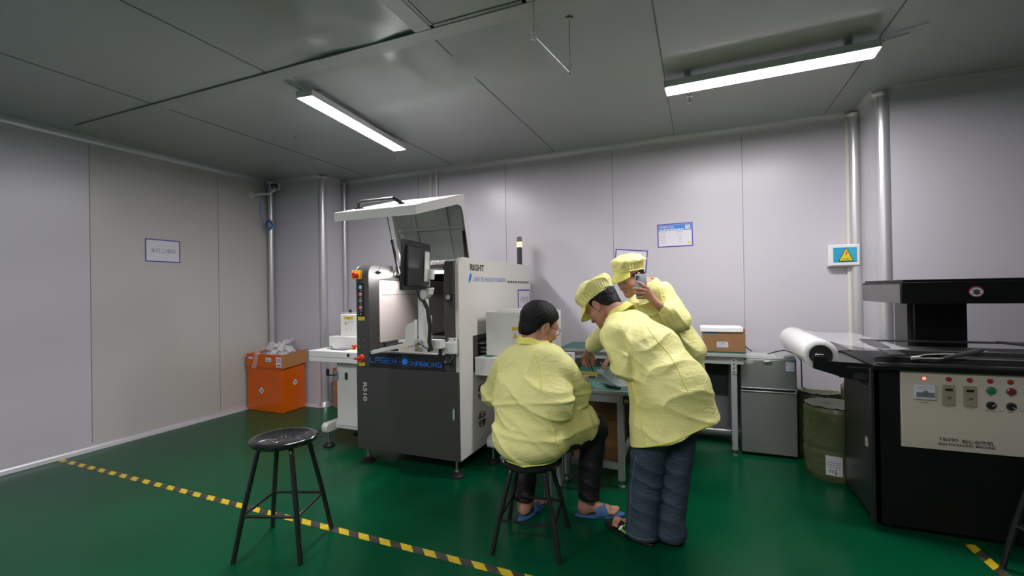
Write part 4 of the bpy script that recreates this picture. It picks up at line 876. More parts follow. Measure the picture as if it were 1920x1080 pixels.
# panel instruments (panel face at y = 2.986)
py = 2.9858
for i, (x, on) in enumerate(((1.063, 1), (1.162, 0), (1.244, 0), (1.321, 0), (1.396, 0))):
    k = MB().ring((x, py, .831-.000), (x, py-.004, .831), .0115, .009, 20).build('lamp_bezel', mat('bezel_dark', (.08, .01, .01), .4), t)
    MB().lathe([(.0095, 0), (.009, .005), (.005, .008)], (x, py, .831), n=18, axis=(0,-1,0)).build('indicator_lamp', emi('lamp_lit', (1, .06, .03), 2.5) if on else mat('lamp_off', (.50, .015, .015), .3), k)
v = MB().box((1.018, py-.016, .722), (1.107, py, .800)).build('voltmeter', mat('meter_white', (.52, .53, .56), .35), t, bevel=.004)
MB().box((1.025, py-.0172, .736), (1.100, py-.0158, .795)).build('meter_dial', mat('dial', (.58, .60, .66), .25), v, smooth=0)
MB().prism([(1.025, .736), (1.100, .736), (1.100, .760), (1.078, .760), (1.070, .768), (1.056, .768), (1.048, .760), (1.025, .760)], 1, py-.0185, py-.0172).build('meter_skirt', mat('skirt', (.16, .17, .19), .4), v, smooth=0)
MB().tube([(1.033+.060*k/8, py-.0176, .780+.010*sin(pi*k/8)) for k in range(9)], .0008, n=4).build('meter_scale', INK, v, smooth=0)
text('V', (1.0625, py-.0180, .771), (1,0,0), (0,0,1), .008, .010, INK, v, center=True)
MB().lathe([(.003, 0), (.003, .002)], (1.0645, py-.018, .750), n=10, axis=(0,-1,0)).build('meter_screw', BLACK, v)
for x in (1.134, 1.217):
    v = MB().box((x, py-.008, .698), (x+.052, py, .802)).build('timer', mat('timer_tan', (.27, .25, .17), .45), t, bevel=.003)
    MB().box((x+.011, py-.0088, .772), (x+.041, py-.0078, .785)).build('timer_display', mat('display', (.03, .015, .012), .2), v, smooth=0)
    MB().box((x+.020, py-.0088, .732), (x+.026, py-.0078, .744)).box((x+.028, py-.0088, .732), (x+.034, py-.0078, .744)).build('timer_dial', mat('tdial', (.10, .07, .05), .4), v, smooth=0)
    text('DH48S', (x+.026, py-.0084, .791), (1,0,0), (0,0,1), .02, .004, INKG, v, center=True); text('POWER  OUT', (x+.026, py-.0084, .762), (1,0,0), (0,0,1), .036, .003, INKG, v, center=True)
    text('加热时间' if x < 1.2 else '真空时间', (x+.026, py-.0006, .688), (1,0,0), (0,0,1), .030, .006, INK, t, center=True)
text('电 压 表', (1.063, py-.0006, .702), (1,0,0), (0,0,1), .034, .007, INK, t, center=True)
for x, c, lb in ((1.322, mat('green_btn', (.01, .20, .09), .3), '启'), (1.396, mat('red_btn', (.25, .01, .015), .3), '停')):
    k = MB().ring((x, py, .785), (x, py-.008, .785), .0195, .0145, 24).build('button_ring', CHROME, t); MB().lathe([(.0145, 0), (.0145, .012), (.012, .013)], (x, py, .785), n=20, axis=(0,-1,0)).build('push_button', c, k)
    text(lb, (x, py-.0006, .756), (1,0,0), (0,0,1), .008, .008, INK, t, center=True)
for x, an, lb in ((1.322, .7, '手动 自动'), (1.396, -.7, '预热')):
    k = MB().ring((x, py, .712), (x, py-.006, .712), .0205, .0165, 24).build('button_ring', CHROME, t); s_ = MB().lathe([(.0165, 0), (.0165, .010), (.013, .016)], (x, py, .712), n=20, axis=(0,-1,0)).build('selector_knob', BLACK, k)
    d = Vector((cos(an), 0, sin(an))); MB().tube([Vector((x, py-.018, .712))-d*.002, Vector((x, py-.018, .712))+d*.013], .0016, n=6).build('knob_mark', PAPER, k)
    text(lb, (x-.002, py-.0006, .680), (1,0,0), (0,0,1), .040 if an > 0 else .02, .007, INK, t, center=True)
text('上压', (1.435, py-.0006, .690), (1,0,0), (0,0,1), .018, .007, INK, t, center=True); text('冷却', (1.362, py-.0006, .683), (1,0,0), (0,0,1), .016, .007, INK, t, center=True)
k = MB().ring((1.462, py, .782), (1.462, py-.008, .782), .0195, .0145, 24).build('button_ring', CHROME, t); MB().lathe([(.0145, 0), (.0145, .012)], (1.462, py, .782), n=20, axis=(0,-1,0)).build('push_button', mat('red_btn', (.25, .01, .015), .3), k)
text('TB390', (1.115, 2.9815, .517), (1,0,0), (0,0,1), .078, .016, INK, t, bold=.022); text('贴体包装机', (1.207, 2.9812, .512), (1,0,0), (0,0,1), .120, .020, INK, t, bold=.02)
text('SKIN PACKAGING  MACHINE', (1.115, 2.9838, .494), (1,0,0), (0,0,1), .220, .013, INK, t, bold=.022)
MB().lathe([(.0045, 0), (.004, .002)], (1.002, 2.989, .486), n=12, axis=(0,-1,0)).build('screw', STEEL, t)
MB().lathe([(.004, 0), (.0035, .002)], (.985, 2.989, .492), n=12, axis=(0,-1,0)).build('screw', STEEL, t)
# film roll and the web of film running into the machine
t = thing('film_roll', 'big white roll of clear film on the packaging machine\'s side arms', 'film roll', (.632, 3.5, .922))
MB().ring((.632, 3.075, .922), (.640, 3.97, .922), .086, .0570, 48).build('film', FILMR, t)
MB().cyl((.632, 3.066, .922), (.640, 3.975, .922), .0565, n=40).build('core', mat('black_core', (.02, .02, .02), .35), t)
MB().tube([(.600+.007*k, 3.052+.004*(k % 2), .924+.004*(k % 2)) for k in range(7)], .0035, n=6).build('axle_chain', CHROME, t)
FW = MB().grid(lambda u, v: (.650+.36*u, 3.10+.86*v-.10*u*(1-v)*1.2, 1.008-.030*u-.02*sin(pi*u)*1.0+.004*noise.noise(Vector((u*9, v*7, 2)))), 40, 40)
FW.build('film_web', FILM, t, smooth=80)
tag(MB().box((.862, 3.00, .8935), (.905, 3.015, .8955)).build('paper_scrap', PAPER), 'small white paper scrap on the packaging machine\'s deck', 'scrap')

# ================================================================== BOXES IN THE LEFT CORNER
t = thing('storage_box', 'orange taped cardboard box full of clear plastic waste in the far left corner', 'box', (-4.55, 3.95, 0))
mb = MB().box((-4.81, 3.665, .001), (-4.272, 3.98, .505)); 
mb.build('body', CARDO, t, bevel=.004)
def opn(mb, x0, x1, y0, y1, z0, z1, th=.006):
    mb.box((x0, y0, z0), (x1, y0+th, z1)).box((x0, y1-th, z0), (x1, y1, z1)).box((x0, y0+th, z0), (x0+th, y1-th, z1)).box((x1-th, y0+th, z0), (x1, y1-th, z1))
mb = MB(); mb.box((-4.815, 3.655, .495), (-4.262, 3.661, .645)).box((-4.815, 3.661, .495), (-4.809, 3.985, .645)).build('upper_front_flap', CARDO, t, bevel=.001)
mb = MB().prism([(3.655, .488), (3.995, .520), (3.995, .672), (3.655, .645)], 0, -4.262, -4.256).box((-4.809, 3.98, .5), (-4.262, 3.986, .66)).build('side_flap', CARDT, t, bevel=.001)
def diamond(y, z, x=None, s=.034, yf=None):
    mb = MB()
    if x is not None: mb.prism([(y-s, z), (y, z-s), (y+s, z), (y, z+s)], 0, x, x+.001)
    else: mb.prism([(y-s, z), (y, z-s), (y+s, z), (y, z+s)], 1, yf-.001, yf)
    return mb.build('paper_label', PAPER, t, smooth=0)
a = diamond(3.84, .315, x=-4.2715, s=.036); MB().box((-4.2702, 3.822, .307), (-4.2698, 3.858, .322)).build('label_print', mat('blue_grey_ink', (.10, .14, .3), .5), a, smooth=0)
a = diamond(-4.59, .235, yf=3.6645, s=.040); MB().box((-4.607, 3.6625, .226), (-4.573, 3.6633, .244)).build('label_print', mat('blue_grey_ink', (.10, .14, .3), .5), a, smooth=0)
for x0, z0, x1, z1 in ((-4.505, .565, -4.42, .61), (-4.345, .575, -4.265, .62), (-4.345, .510, -4.265, .566), (-4.775, .585, -4.71, .61)):
    a = MB().box((x0, 3.6535, z0), (x1, 3.6545, z1)).build('paper_label', PAPER, t, smooth=0); MB().box((x0+.012, 3.6528, z0+.012), (x1-.012, 3.6536, (z0+z1)/2)).build('label_print', mat('blue_grey_ink', (.10, .14, .3), .5), a, smooth=0)
# heap of plastic waste, uncountable
mb = MB(); rnd = random.Random(5)
def heaph(x, y): return .60+.16*math.exp(-((x+4.50)/.17)**2-((y-3.86)/.13)**2)+.05*noise.noise(Vector((x*11, y*11, 2)))+.03*noise.noise(Vector((x*29, y*29, 5)))
mb.grid(lambda u, v: (-4.80+.53*u, 3.668+.31*v, heaph(-4.80+.53*u, 3.668+.31*v)), 46, 32)
WASTE = mat('waste_film', (.66, .66, .67), .22, alpha=.80, bump=.9, bscale=20)
for k in range(26):
    x, y = rnd.uniform(-4.72, -4.30), rnd.uniform(3.72, 3.95); z = heaph(x, y); a_ = rnd.uniform(0, pi); L_ = rnd.uniform(.07, .15); W_ = rnd.uniform(.02, .05); up_ = rnd.uniform(-.01, .06)
    d1 = Vector((cos(a_), sin(a_)*.6, up_*4)).normalized(); d2 = Vector((-sin(a_), cos(a_), rnd.uniform(-.6, .6))).normalized(); c_ = Vector((x, y, z+.01))
    pts_ = [c_+d1*L_*(s-.5)+d2*W_*(r_-.5)+Vector((0, 0, .015*sin(s*5+k))) for s in (0, .33, .66, 1) for r_ in (0, 1)]
    v_ = mb.vs(pts_)
    for s in range(3): mb.b.faces.new([v_[2*s], v_[2*s+1], v_[2*s+3], v_[2*s+2]])
o = tag(mb.build('plastic_waste', WASTE, smooth=70), 'heap of crumpled clear plastic waste spilling out of the orange box', 'plastic waste'); o['kind'] = 'stuff'
tag(MB().grid(lambda u, v: (-4.66+.07*u+.05*v*(1-v)-.06*v, 3.70-.056*min(1, v*3), .655-.17*max(0, v-.3)/.7+.05*(v < .3)*v), 6, 16).build('plastic_bag', FILM, smooth=80), 'clear plastic bag strip hanging over the front of the orange box', 'plastic bag')
tag(MB().prism([(-4.60, .700), (-4.545, .775), (-4.48, .775), (-4.50, .70), (-4.55, .665)], 1, 3.74, 3.748).prism([(-4.42, .74), (-4.30, .825), (-4.285, .815), (-4.37, .745)], 1, 3.84, 3.846).build('white_sheet', PAPER, bevel=.002), 'white plastic sheet pieces poking up from the waste heap', 'plastic sheet')
tag(MB().prism([(-4.66, .655), (-4.56, .70), (-4.54, .69), (-4.62, .645)], 1, 3.70, 3.712).build('pink_strip', mat('pinkish', (.55, .12, .12), .4), bevel=.002), 'pinkish red plastic strip in the waste box', 'strip')
t = thing('storage_box', 'brown cardboard box half hidden behind the loader conveyor', 'box', (-3.55, 4.2, 0))
MB().box((-3.93, 4.06, .001), (-3.30, 4.38, .46)).build('body', CARD, t, bevel=.004)
MB().box((-3.93, 4.0595, .20), (-3.30, 4.0602, .25)).build('packing_tape', CARDT, t, smooth=0)
# ================================================================== PEOPLE (distance-field bodies turned into one surface)
V3 = lambda p: np.array(p, float)
class Field:
    def __init__(s, lo, hi, h):
        s.lo = V3(lo); s.h = h; n = np.ceil((V3(hi)-s.lo)/h).astype(int)+1
        s.ax = [s.lo[i]+h*np.arange(n[i]) for i in range(3)]
        s.d = np.full(tuple(n), .25, np.float32)
    def sub(s, lo, hi, pad):
        sl = []
        for i in range(3):
            a = max(0, int((lo[i]-pad-s.lo[i])/s.h)); b_ = min(len(s.ax[i]), int((hi[i]+pad-s.lo[i])/s.h)+2); sl.append(slice(a, max(a+1, b_)))
        g = np.meshgrid(*[s.ax[i][sl[i]] for i in range(3)], indexing='ij', sparse=True)
        return tuple(sl), g
    def merge(s, sl, d, k, sub=False):
        o = s.d[sl]
        if sub: d = -d; h_ = np.clip(.5-.5*(o-d)/k, 0, 1); s.d[sl] = o*(1-h_)+d*h_+k*h_*(1-h_)
        else: h_ = np.clip(.5+.5*(o-d)/k, 0, 1); s.d[sl] = o*(1-h_)+d*h_-k*h_*(1-h_)
    def cap(s, a, b, ra, rb=None, k=.02, lat=None, f=1., sub=False):
        rb = ra if rb is None else rb; a, b = V3(a), V3(b); R_ = max(ra, rb)/min(1, f)
        sl, (x, y, z) = s.sub(np.minimum(a, b)-R_, np.maximum(a, b)+R_, max(k, .03)+.01)
        ab = b-a; px, py, pz = x-a[0], y-a[1], z-a[2]
        if lat is not None:
            l = V3(lat)/np.linalg.norm(lat); q = px*l[0]+py*l[1]+pz*l[2]; qa = ab@l
            px, py, pz = px+(f-1)*q*l[0], py+(f-1)*q*l[1], pz+(f-1)*q*l[2]; ab = ab+(f-1)*qa*l
        L2 = max(ab@ab, 1e-12); t_ = np.clip((px*ab[0]+py*ab[1]+pz*ab[2])/L2, 0, 1)
        d = np.sqrt((px-ab[0]*t_)**2+(py-ab[1]*t_)**2+(pz-ab[2]*t_)**2)-(ra+(rb-ra)*t_)
        s.merge(sl, d.astype(np.float32), k, sub); return s
    def ell(s, c, r, k=.02, R_=None, sub=False):
        c, r = V3(c), V3(r); m = r.max(); sl, (x, y, z) = s.sub(c-m, c+m, max(k, .03)+.01)
        px, py, pz = x-c[0], y-c[1], z-c[2]
        if R_ is not None: px, py, pz = [px*R_[0, i]+py*R_[1, i]+pz*R_[2, i] for i in range(3)]
        k0 = np.sqrt((px/r[0])**2+(py/r[1])**2+(pz/r[2])**2); k1 = np.sqrt((px/r[0]**2)**2+(py/r[1]**2)**2+(pz/r[2]**2)**2)+1e-9
        s.merge(sl, (k0*(k0-1)/k1).astype(np.float32), k, sub); return s
    def apply(s, fn):
        g = np.meshgrid(*s.ax, indexing='ij', sparse=True); s.d = fn(s.d, *g).astype(np.float32); return s
    def mesh(s):
        d = s.d; ins = d < 0; n = np.array(d.shape)-1
        acc = np.zeros(tuple(n)+(3,), np.float32); cnt = np.zeros(tuple(n), np.float32)
        offs = [(i, j, k) for i in (0, 1) for j in (0, 1) for k in (0, 1)]
        def S(o, A): return A[o[0]:n[0]+o[0], o[1]:n[1]+o[1], o[2]:n[2]+o[2]]
        for o in offs:
            for ax in range(3):
                if o[ax]: continue
                o2 = list(o); o2[ax] = 1; A, B = S(o, d), S(o2, d); m = (A < 0) != (B < 0)
                t_ = np.where(m, A/np.where(m, A-B, 1), 0)
                for c in range(3): acc[..., c] += np.where(m, (t_ if c == ax else o[c]), 0)
                cnt += m
        act = cnt > 0; idx = np.full(tuple(n), -1, np.int64); idx[act] = np.arange(act.sum())
        ii = np.argwhere(act); P = s.lo+s.h*(ii+acc[act]/cnt[act][:, None])
        F = []
        for ax in range(3):
            A = ins; sl0 = [slice(None)]*3; sl1 = [slice(None)]*3; sl0[ax] = slice(0, -1); sl1[ax] = slice(1, None)
            m = A[tuple(sl0)] != A[tuple(sl1)]; e = np.argwhere(m); b_, c_ = (ax+1) % 3, (ax+2) % 3
            ok = (e[:, b_] > 0) & (e[:, c_] > 0) & (e[:, b_] < n[b_]) & (e[:, c_] < n[c_]); e = e[ok]
            q = []
            for db, dc in ((0, 0), (-1, 0), (-1, -1), (0, -1)):
                f = e.copy(); f[:, b_] += db; f[:, c_] += dc; q.append(idx[f[:, 0], f[:, 1], f[:, 2]])
            q = np.stack(q, 1); flip = ins[e[:, 0], e[:, 1], e[:, 2]]; q[~flip] = q[~flip][:, ::-1]; F.append(q)
        return P, np.concatenate(F)
def to_obj(name, parts, m, parent=None, smooth_it=0):
    vs, fs, off = [], [], 0
    for P, F in parts: vs.append(P); fs.append(F+off); off += len(P)
    P = np.concatenate(vs); F = np.concatenate(fs); w_ = wloc(parent); P = P-np.array(w_)
    me = bpy.data.meshes.new(name); me.vertices.add(len(P)); me.vertices.foreach_set('co', P.astype(np.float32).ravel())
    me.loops.add(F.size); me.loops.foreach_set('vertex_index', F.astype(np.int32).ravel()); me.polygons.add(len(F)); me.polygons.foreach_set('loop_start', np.arange(0, F.size, 4, dtype=np.int32))
    me.update(calc_edges=True); me.validate(); me.materials.append(m); me.shade_smooth()
    o = bpy.data.objects.new(name, me); C.objects.link(o)
    if parent: o.parent = parent
    ROOTLOC[o.name] = w_
    if smooth_it:
        md = o.modifiers.new('relax', 'SMOOTH'); md.factor = .5; md.iterations = smooth_it
    return o
# ---- cloth and skin materials
def cloth(name, col, col2, stripe=0, rough=.6, wr=.35):
    m = bpy.data.materials.new(name); m.use_nodes = True; nt = m.node_tree; b = nt.nodes['Principled BSDF']; tc = nt.nodes.new('ShaderNodeTexCoord')
    n1 = nt.nodes.new('ShaderNodeTexNoise'); n1.inputs['Scale'].default_value = 7; n1.inputs['Detail'].default_value = 5
    mx = nt.nodes.new('ShaderNodeMix'); mx.data_type = 'RGBA'; mx.inputs[6].default_value = (*col, 1); mx.inputs[7].default_value = (*col2, 1)
    nt.links.new(tc.outputs['Object'], n1.inputs['Vector']); nt.links.new(n1.outputs[0], mx.inputs[0]); nt.links.new(mx.outputs[2], b.inputs['Base Color'])
    b.inputs['Roughness'].default_value = rough; b.inputs['Specular IOR Level'].default_value = .35
    mp = nt.nodes.new('ShaderNodeMapping'); mp.inputs['Scale'].default_value = (9, 9, 22); mp.inputs['Rotation'].default_value = (.35, .25, .1)
    n2 = nt.nodes.new('ShaderNodeTexNoise'); n2.inputs['Scale'].default_value = 1.5; n2.inputs['Detail'].default_value = 4; n2.inputs['Distortion'].default_value = 1.3
    nt.links.new(tc.outputs['Object'], mp.inputs[0]); nt.links.new(mp.outputs[0], n2.inputs['Vector'])
    bp = nt.nodes.new('ShaderNodeBump'); bp.inputs['Strength'].default_value = wr; bp.inputs['Distance'].default_value = .018
    nt.links.new(n2.outputs[0], bp.inputs['Height']); nt.links.new(bp.outputs[0], b.inputs['Normal'])
    return m
COAT = cloth('yellow_smock', (.70, .67, .245), (.80, .77, .34), rough=.55, wr=.35)
COATS = cloth('smock_seam', (.70, .67, .12), (.76, .74, .19), rough=.55, wr=.2)
JEANS = cloth('blue_denim', (.016, .030, .050), (.045, .068, .095), rough=.75, wr=.5)
BPANT = cloth('black_trousers', (.006, .006, .007), (.012, .012, .013), rough=.6)
HAIR = mat('black_hair', (.004, .004, .005), .6, spec=.3, bump=.35, bscale=150)
def skinmat(name, c):
    m = mat(name, c, .48, noise_=.10, nscale=18, bump=.03, bscale=220); b = m.node_tree.nodes['Principled BSDF']
    b.inputs['Subsurface Weight'].default_value = .12; b.inputs['Subsurface Radius'].default_value = (.012, .005, .003); b.inputs['Subsurface Scale'].default_value = 1.0
    return m
SKIN = skinmat('skin', (.42, .215, .15)); SKIN2 = skinmat('skin_tan', (.40, .20, .13))
# ---- wrinkle fields
def fold(x, y, z, k, ph, amp, warp=.6, seed=0):
    u = k[0]*x+k[1]*y+k[2]*z+ph+warp*np.sin(7*x+5*z+seed)+warp*np.sin(9*y-6*z+1.7*seed)+.4*np.sin(23*x-17*y+19*z+seed)
    return amp*(1-np.abs(np.sin(u)))**2.2
def gz(x, y, z, c, r): return np.exp(-(((x-c[0])/r)**2+((y-c[1])/r)**2+((z-c[2])/r)**2))
def frameR(f, u):
    f = V3(f)/np.linalg.norm(f); u = V3(u); u = u-f*(u@f); u /= np.linalg.norm(u); r = np.cross(f, u); return np.stack([r, f, u], 1)   # columns: right, face, up
# ---- head in local axes (x right, y face, z up)
def head_parts(c, R_, neck, sc=1., h=.0032):
    c = V3(c); F_ = Field((-.13*sc, -.16*sc, -.19*sc), (.13*sc, .15*sc, .14*sc), h)
    q = lambda *a: V3(a)*sc
    def E(c_, r, k=.02, sub=False): F_.ell(q(*c_), q(*r), k*sc, None, sub)
    def K(a, b, ra, rb=None, k=.02, sub=False): F_.cap(q(*a), q(*b), ra*sc, None if rb is None else rb*sc, k*sc, None, 1., sub)
    E((0,-.012,.035), (.077,.097,.080)); E((0,.030,-.030), (.062,.060,.080), .03)
    for s in (-1, 1):
        K((s*.046,.0,-.060), (s*.012,.064,-.098), .024, .020, .03); E((s*.040,.055,-.030), (.026,.026,.024), .025)
    E((0,.072,-.100), (.020,.017,.016), .02); K((-.034,.078,.016), (.034,.078,.016), .012, None, .02)
    for s in (-1, 1): E((s*.031,.094,-.002), (.015,.012,.011), .012, True)
    for s in (-1, 1): E((s*.031,.074,-.004), (.016,.013,.011), .004); K((s*.018,.0865,-.008), (s*.044,.080,-.008), .0016, None, .002)
    K((0,.086,.006), (0,.107,-.036), .0075, .0105, .014); E((0,.104,-.040), (.011,.010,.009), .008)
    for s in (-1, 1): E((s*.012,.094,-.042), (.0085,.011,.008), .006); E((s*.006,.100,-.0495), (.0035,.005,.003), .002, True)
    E((0,.086,-.064), (.025,.010,.0065), .006); E((0,.085,-.077), (.021,.010,.0075), .006); E((0,.096,-.0705), (.024,.007,.0014), .003, True)
    for s in (-1, 1):
        er = frameR((s*.25,1,-.15), (s*.12,-.15,1)); F_.ell(q(s*.078,-.010,-.006), q(.009,.020,.032), .006*sc, er); F_.ell(q(s*.088,-.006,-.002), q(.007,.011,.019), .004*sc, er, True); K((s*.076,-.002,-.034), (s*.074,.002,-.038), .007, None, .006)
    P, F = F_.mesh(); P = c+P@R_.T
    return P, F
def head_to_neck(F_, c, R_, neck, sc, r=.056):
    a = V3(c)+R_@V3((0, -.030, -.030))*sc; F_.cap(a, neck, r*sc, r*1.08*sc, .02)
def hair_mesh(name, c, R_, sc, parent, line, h=.0035, amp=.0016, off=.010, top=None):
    F_ = Field((-.14*sc, -.16*sc, -.14*sc), (.14*sc, .14*sc, .17*sc), h)
    F_.ell(V3((0,-.014,.036))*sc, V3((.077+off, .097+off, .080+off+.004))*sc, .01); F_.ell(V3((0,-.055,-.035))*sc, V3((.060, .052, .055))*sc, .03)
    xs, ys = line
    def fn(d, x, y, z):
        d = d+amp*np.sin(95*x+30*np.sin(31*y))*np.sin(80*z+25*np.sin(37*x))+amp*.5*np.sin(210*y+90*x)*np.sin(190*z)
        zz = np.interp((y/sc).ravel(), xs, ys).reshape(y.shape)*sc
        d = np.maximum(d, (zz-z)*.8+.002*np.sin(300*x)*np.sin(260*y))
        return d if top is None else np.maximum(d, z-top*sc)
    F_.apply(fn); P, F = F_.mesh(); return to_obj(name, [(V3(c)+P@R_.T, F)], HAIR, parent)
def cap_mesh(c, R_, sc, parent, droop=.042, vl=.058):
    F_ = Field((-.17*sc, -.19*sc, -.02*sc), (.17*sc, .17*sc, .19*sc), .0038)
    F_.ell(V3((0,-.016,.098))*sc, V3((.108,.124,.052))*sc, .01); F_.ell(V3((0,-.012,.055))*sc, V3((.090,.110,.055))*sc, .03)
    def fn(d, x, y, z):
        th = np.arctan2(y+.014, x); m = np.exp(-((z/sc-.060)/.022)**2); m2 = np.exp(-((z/sc-.135)/.03)**2)
        d = d+.0016*m*np.sin(34*th+3*np.sin(3*th))-fold(x, y, z, (26, 20, 38), .5, .010, 1.2, 3)*np.clip((z/sc-.05)/.05, 0, 1)+.006*np.sin(4*th+1)*np.sin(34*z/sc)+.006*(1-np.abs(np.sin(2.5*th+9*z/sc)))**3*m2+.004*np.sin(38*x)*np.sin(31*y+1)
        return np.maximum(d, (.030*sc+.10*np.minimum(0, y)*0-z))
    F_.apply(fn); P, F = F_.mesh(); cp = to_obj('cap', [(V3(c)+P@R_.T, F)], COAT, parent)
    mb = MB()
    def vf(u, v):
        a = (u-.5)*2.3; rx, ry = .089+.010*v, .106+vl*v*cos(a*.75); p = V3((rx*sin(a), -.012+ry*cos(a), .042-droop*v*cos(a)-.018*abs(sin(a))*v))*sc
        return tuple(V3(c)+R_@p)
    mb.grid(vf, 24, 8); o = mb.build('visor', COATS, cp, solid=.003, smooth=60)
    mb = MB(); n = 60; pts = []
    for i in range(n+1):
        a = 2*pi*i/n; pts.append(tuple(V3(c)+R_@(V3((.0905*cos(a), -.012+.1105*sin(a), .036+.0015*sin(24*a)))*sc)))
    mb.tube(pts, .0042, n=8, cap=False).build('elastic_band', COAT, cp, smooth=60); return cp
def digits(F_, chains, k=.005):
    for ch in chains:
        for (a, ra), (b, rb) in zip(ch, ch[1:]): F_.cap(a, b, ra, rb, k)
def hand_mesh(wr, el, mcps, fingers, thumb, h=.0022, rw=.024):
    pts = np.array([p for ch in fingers+[thumb] for p, _ in ch]+[wr]+list(mcps)); lo, hi = pts.min(0)-.045, pts.max(0)+.045
    wr, el = V3(wr), V3(el); d = (el-wr)/np.linalg.norm(el-wr); far = wr+d*.08
    F_ = Field(np.minimum(lo, far-.04), np.maximum(hi, far+.04), h)
    ml = V3(mcps[-1])-V3(mcps[0]); 
    F_.cap(far, wr, rw*1.08, rw*.92, .01, ml, .78)
    for m_ in mcps: F_.cap(wr+(V3(m_)-wr)*.12, m_, .0155, .0115, .014)
    F_.cap(mcps[0], mcps[-1], .0105, .010, .010)
    F_.cap(wr, thumb[0][0], .017, thumb[0][1]+.002, .014); digits(F_, fingers, .004); digits(F_, [thumb], .005)
    return F_.mesh()
def nails(fs, parent, m): pass
def foot_prims(F_, heel, toe, up=.0, w_=.040, s=1):
    heel, toe = V3(heel), V3(toe); d = toe-heel; L_ = np.linalg.norm(d); d = d/L_; l = np.array([-d[1], d[0], 0])*s     # l toward the little toe
    z = lambda p, zz: V3((p[0], p[1], p[2]+zz))
    F_.ell(z(heel+d*.030, .036), (.030, .030, .032), .02); F_.cap(z(heel+d*.045, .045), z(heel+d*.16, .026), .036, .026, .03); F_.cap(z(heel+d*.17-l*.018, .020), z(heel+d*.165+l*.024, .018), .020, .017, .02)
    for i in range(5):
        o_ = -.030+.0155*i; r_ = (.0125, .0095, .009, .0085, .008)[i]; e = (.0, -.004, -.012, -.022, -.034)[i]
        a = heel+d*.175+l*o_; b_ = heel+d*(L_-.018+e)+l*(o_*1.08); F_.cap(z(a, .018), z(b_, .012+r_*.2), r_*1.15, r_, .004)
def strip_on(obj_, pts, name, m, parent, r=.0035, n=6, dirv=(0, 1, 0), dots=False):
    """a sewn seam: a polyline laid on the garment by casting rays toward it"""
    from mathutils.bvhtree import BVHTree
    me = obj_.data; w_ = wloc(obj_); bv = BVHTree.FromPolygons([tuple(v.co+w_) for v in me.vertices], [tuple(p.vertices) for p in me.polygons]); out = []
    for p, q in zip(pts, pts[1:]):
        for i in range(14):
            s_ = Vector(p).lerp(Vector(q), i/14); h_ = bv.ray_cast(s_-Vector(dirv)*.6, Vector(dirv))
            if h_[0] is not None: out.append(h_[0]+h_[1]*r*.2)
    if len(out) < 4: return
    mb = MB()
    if dots:
        mb.tube(out, r*.6, n=n)
        for p in out[::2]: mb.lathe([(r*.9, -r*.5), (r*.9, r*.5)], p, n=8)
    else: mb.tube(out, r, n=n)
    return mb.build(name, m, parent, smooth=70)

# ------------------------------------------------------------------ 1. seated man, bare head, back to the viewer
S1 = 1.06; h1 = (-.813, 2.360, 1.125); R1 = frameR((.62, .72, -.32), (.18, .10, 1)); nk1 = (-.835, 2.315, 1.005)
lat1 = (.97, -.22, 0)
F_ = Field((-1.30, 1.95, -.01), (-.40, 3.02, 1.22), .0085)
F_.cap((-.83, 2.29, .94), (-.82, 2.24, .56), .105, .115, .03, lat1, .74)
F_.cap((-1.0, 2.34, .925), (-.69, 2.27, .945), .055, None, .03)
shR, elR, wrR = (-.685, 2.28, .905), (-.640, 2.42, .765), (-.70, 2.62, .700); shL, elL, wrL = (-1.00, 2.35, .895), (-1.125, 2.44, .715), (-1.03, 2.66, .695)
for s_, e_, w_ in ((shR, elR, wrR), (shL, elL, wrL)): F_.cap(s_, e_, .050, .040, .02); F_.cap(e_, w_, .040, .027, .01)
hipR, knR, anR = (-.725, 2.27, .545), (-.585, 2.62, .515), (-.610, 2.585, .115); hipL, knL, anL = (-.91, 2.30, .545), (-1.0, 2.66, .515), (-.955, 2.455, .125)
for s_, e_, w_ in ((hipR, knR, anR), (hipL, knL, anL)): F_.cap(s_, e_, .075, .055, .02); F_.cap(e_, w_, .055, .034, .01)
head_to_neck(F_, h1, R1, nk1, S1, .058); F_.cap(nk1, (-.83, 2.29, .93), .062, .08, .03)
B1 = F_.mesh()
hd = head_parts(h1, R1, nk1, S1)
ft = Field((-.76, 2.48, -.005), (-.40, 2.76, .20), .0035); foot_prims(ft, (-.672, 2.590, .018), (-.440, 2.683, .014), s=-1); ft.cap((-.640, 2.600, .05), (-.612, 2.585, .17), .034, .038, .02); f1a = ft.mesh()
ft = Field((-1.06, 2.34, -.005), (-.86, 2.68, .22), .0035); foot_prims(ft, (-.965, 2.425, .030), (-.925, 2.655, .018), s=1); ft.cap((-.96, 2.455, .06), (-.957, 2.462, .15), .034, .036, .02); f1b = ft.mesh()
hnd = []
for s in (-1, 1):
    wr = V3(wrR if s > 0 else wrL); el = V3(elR if s > 0 else elL); d = V3((-.12*s, .9, -.1)); d /= np.linalg.norm(d); x_ = V3((-s, 0, 0))  # thumb side inward
    mc = [wr+d*.085+x_*o_ for o_ in (.028, .010, -.009, -.026)]
    fi = [[(m_, .010), (m_+d*.035+V3((0,0,-.012)), .0085), (m_+d*.05+V3((0,0,-.035)), .008), (m_+d*.05+V3((0,0,-.052)), .007)] for m_ in mc]
    th = [(wr+d*.035+x_*.030, .012), (wr+d*.07+x_*.045+V3((0,0,-.015)), .010), (wr+d*.095+x_*.040+V3((0,0,-.03)), .008)]
    hnd.append(hand_mesh(wr, el, mc, fi, th, h=.003))
p1 = tag(to_obj('person', [B1, hd, f1a, f1b]+hnd, SKIN), 'seated bareheaded person in yellow smock and black trousers with blue slippers, wearing glasses', 'person')
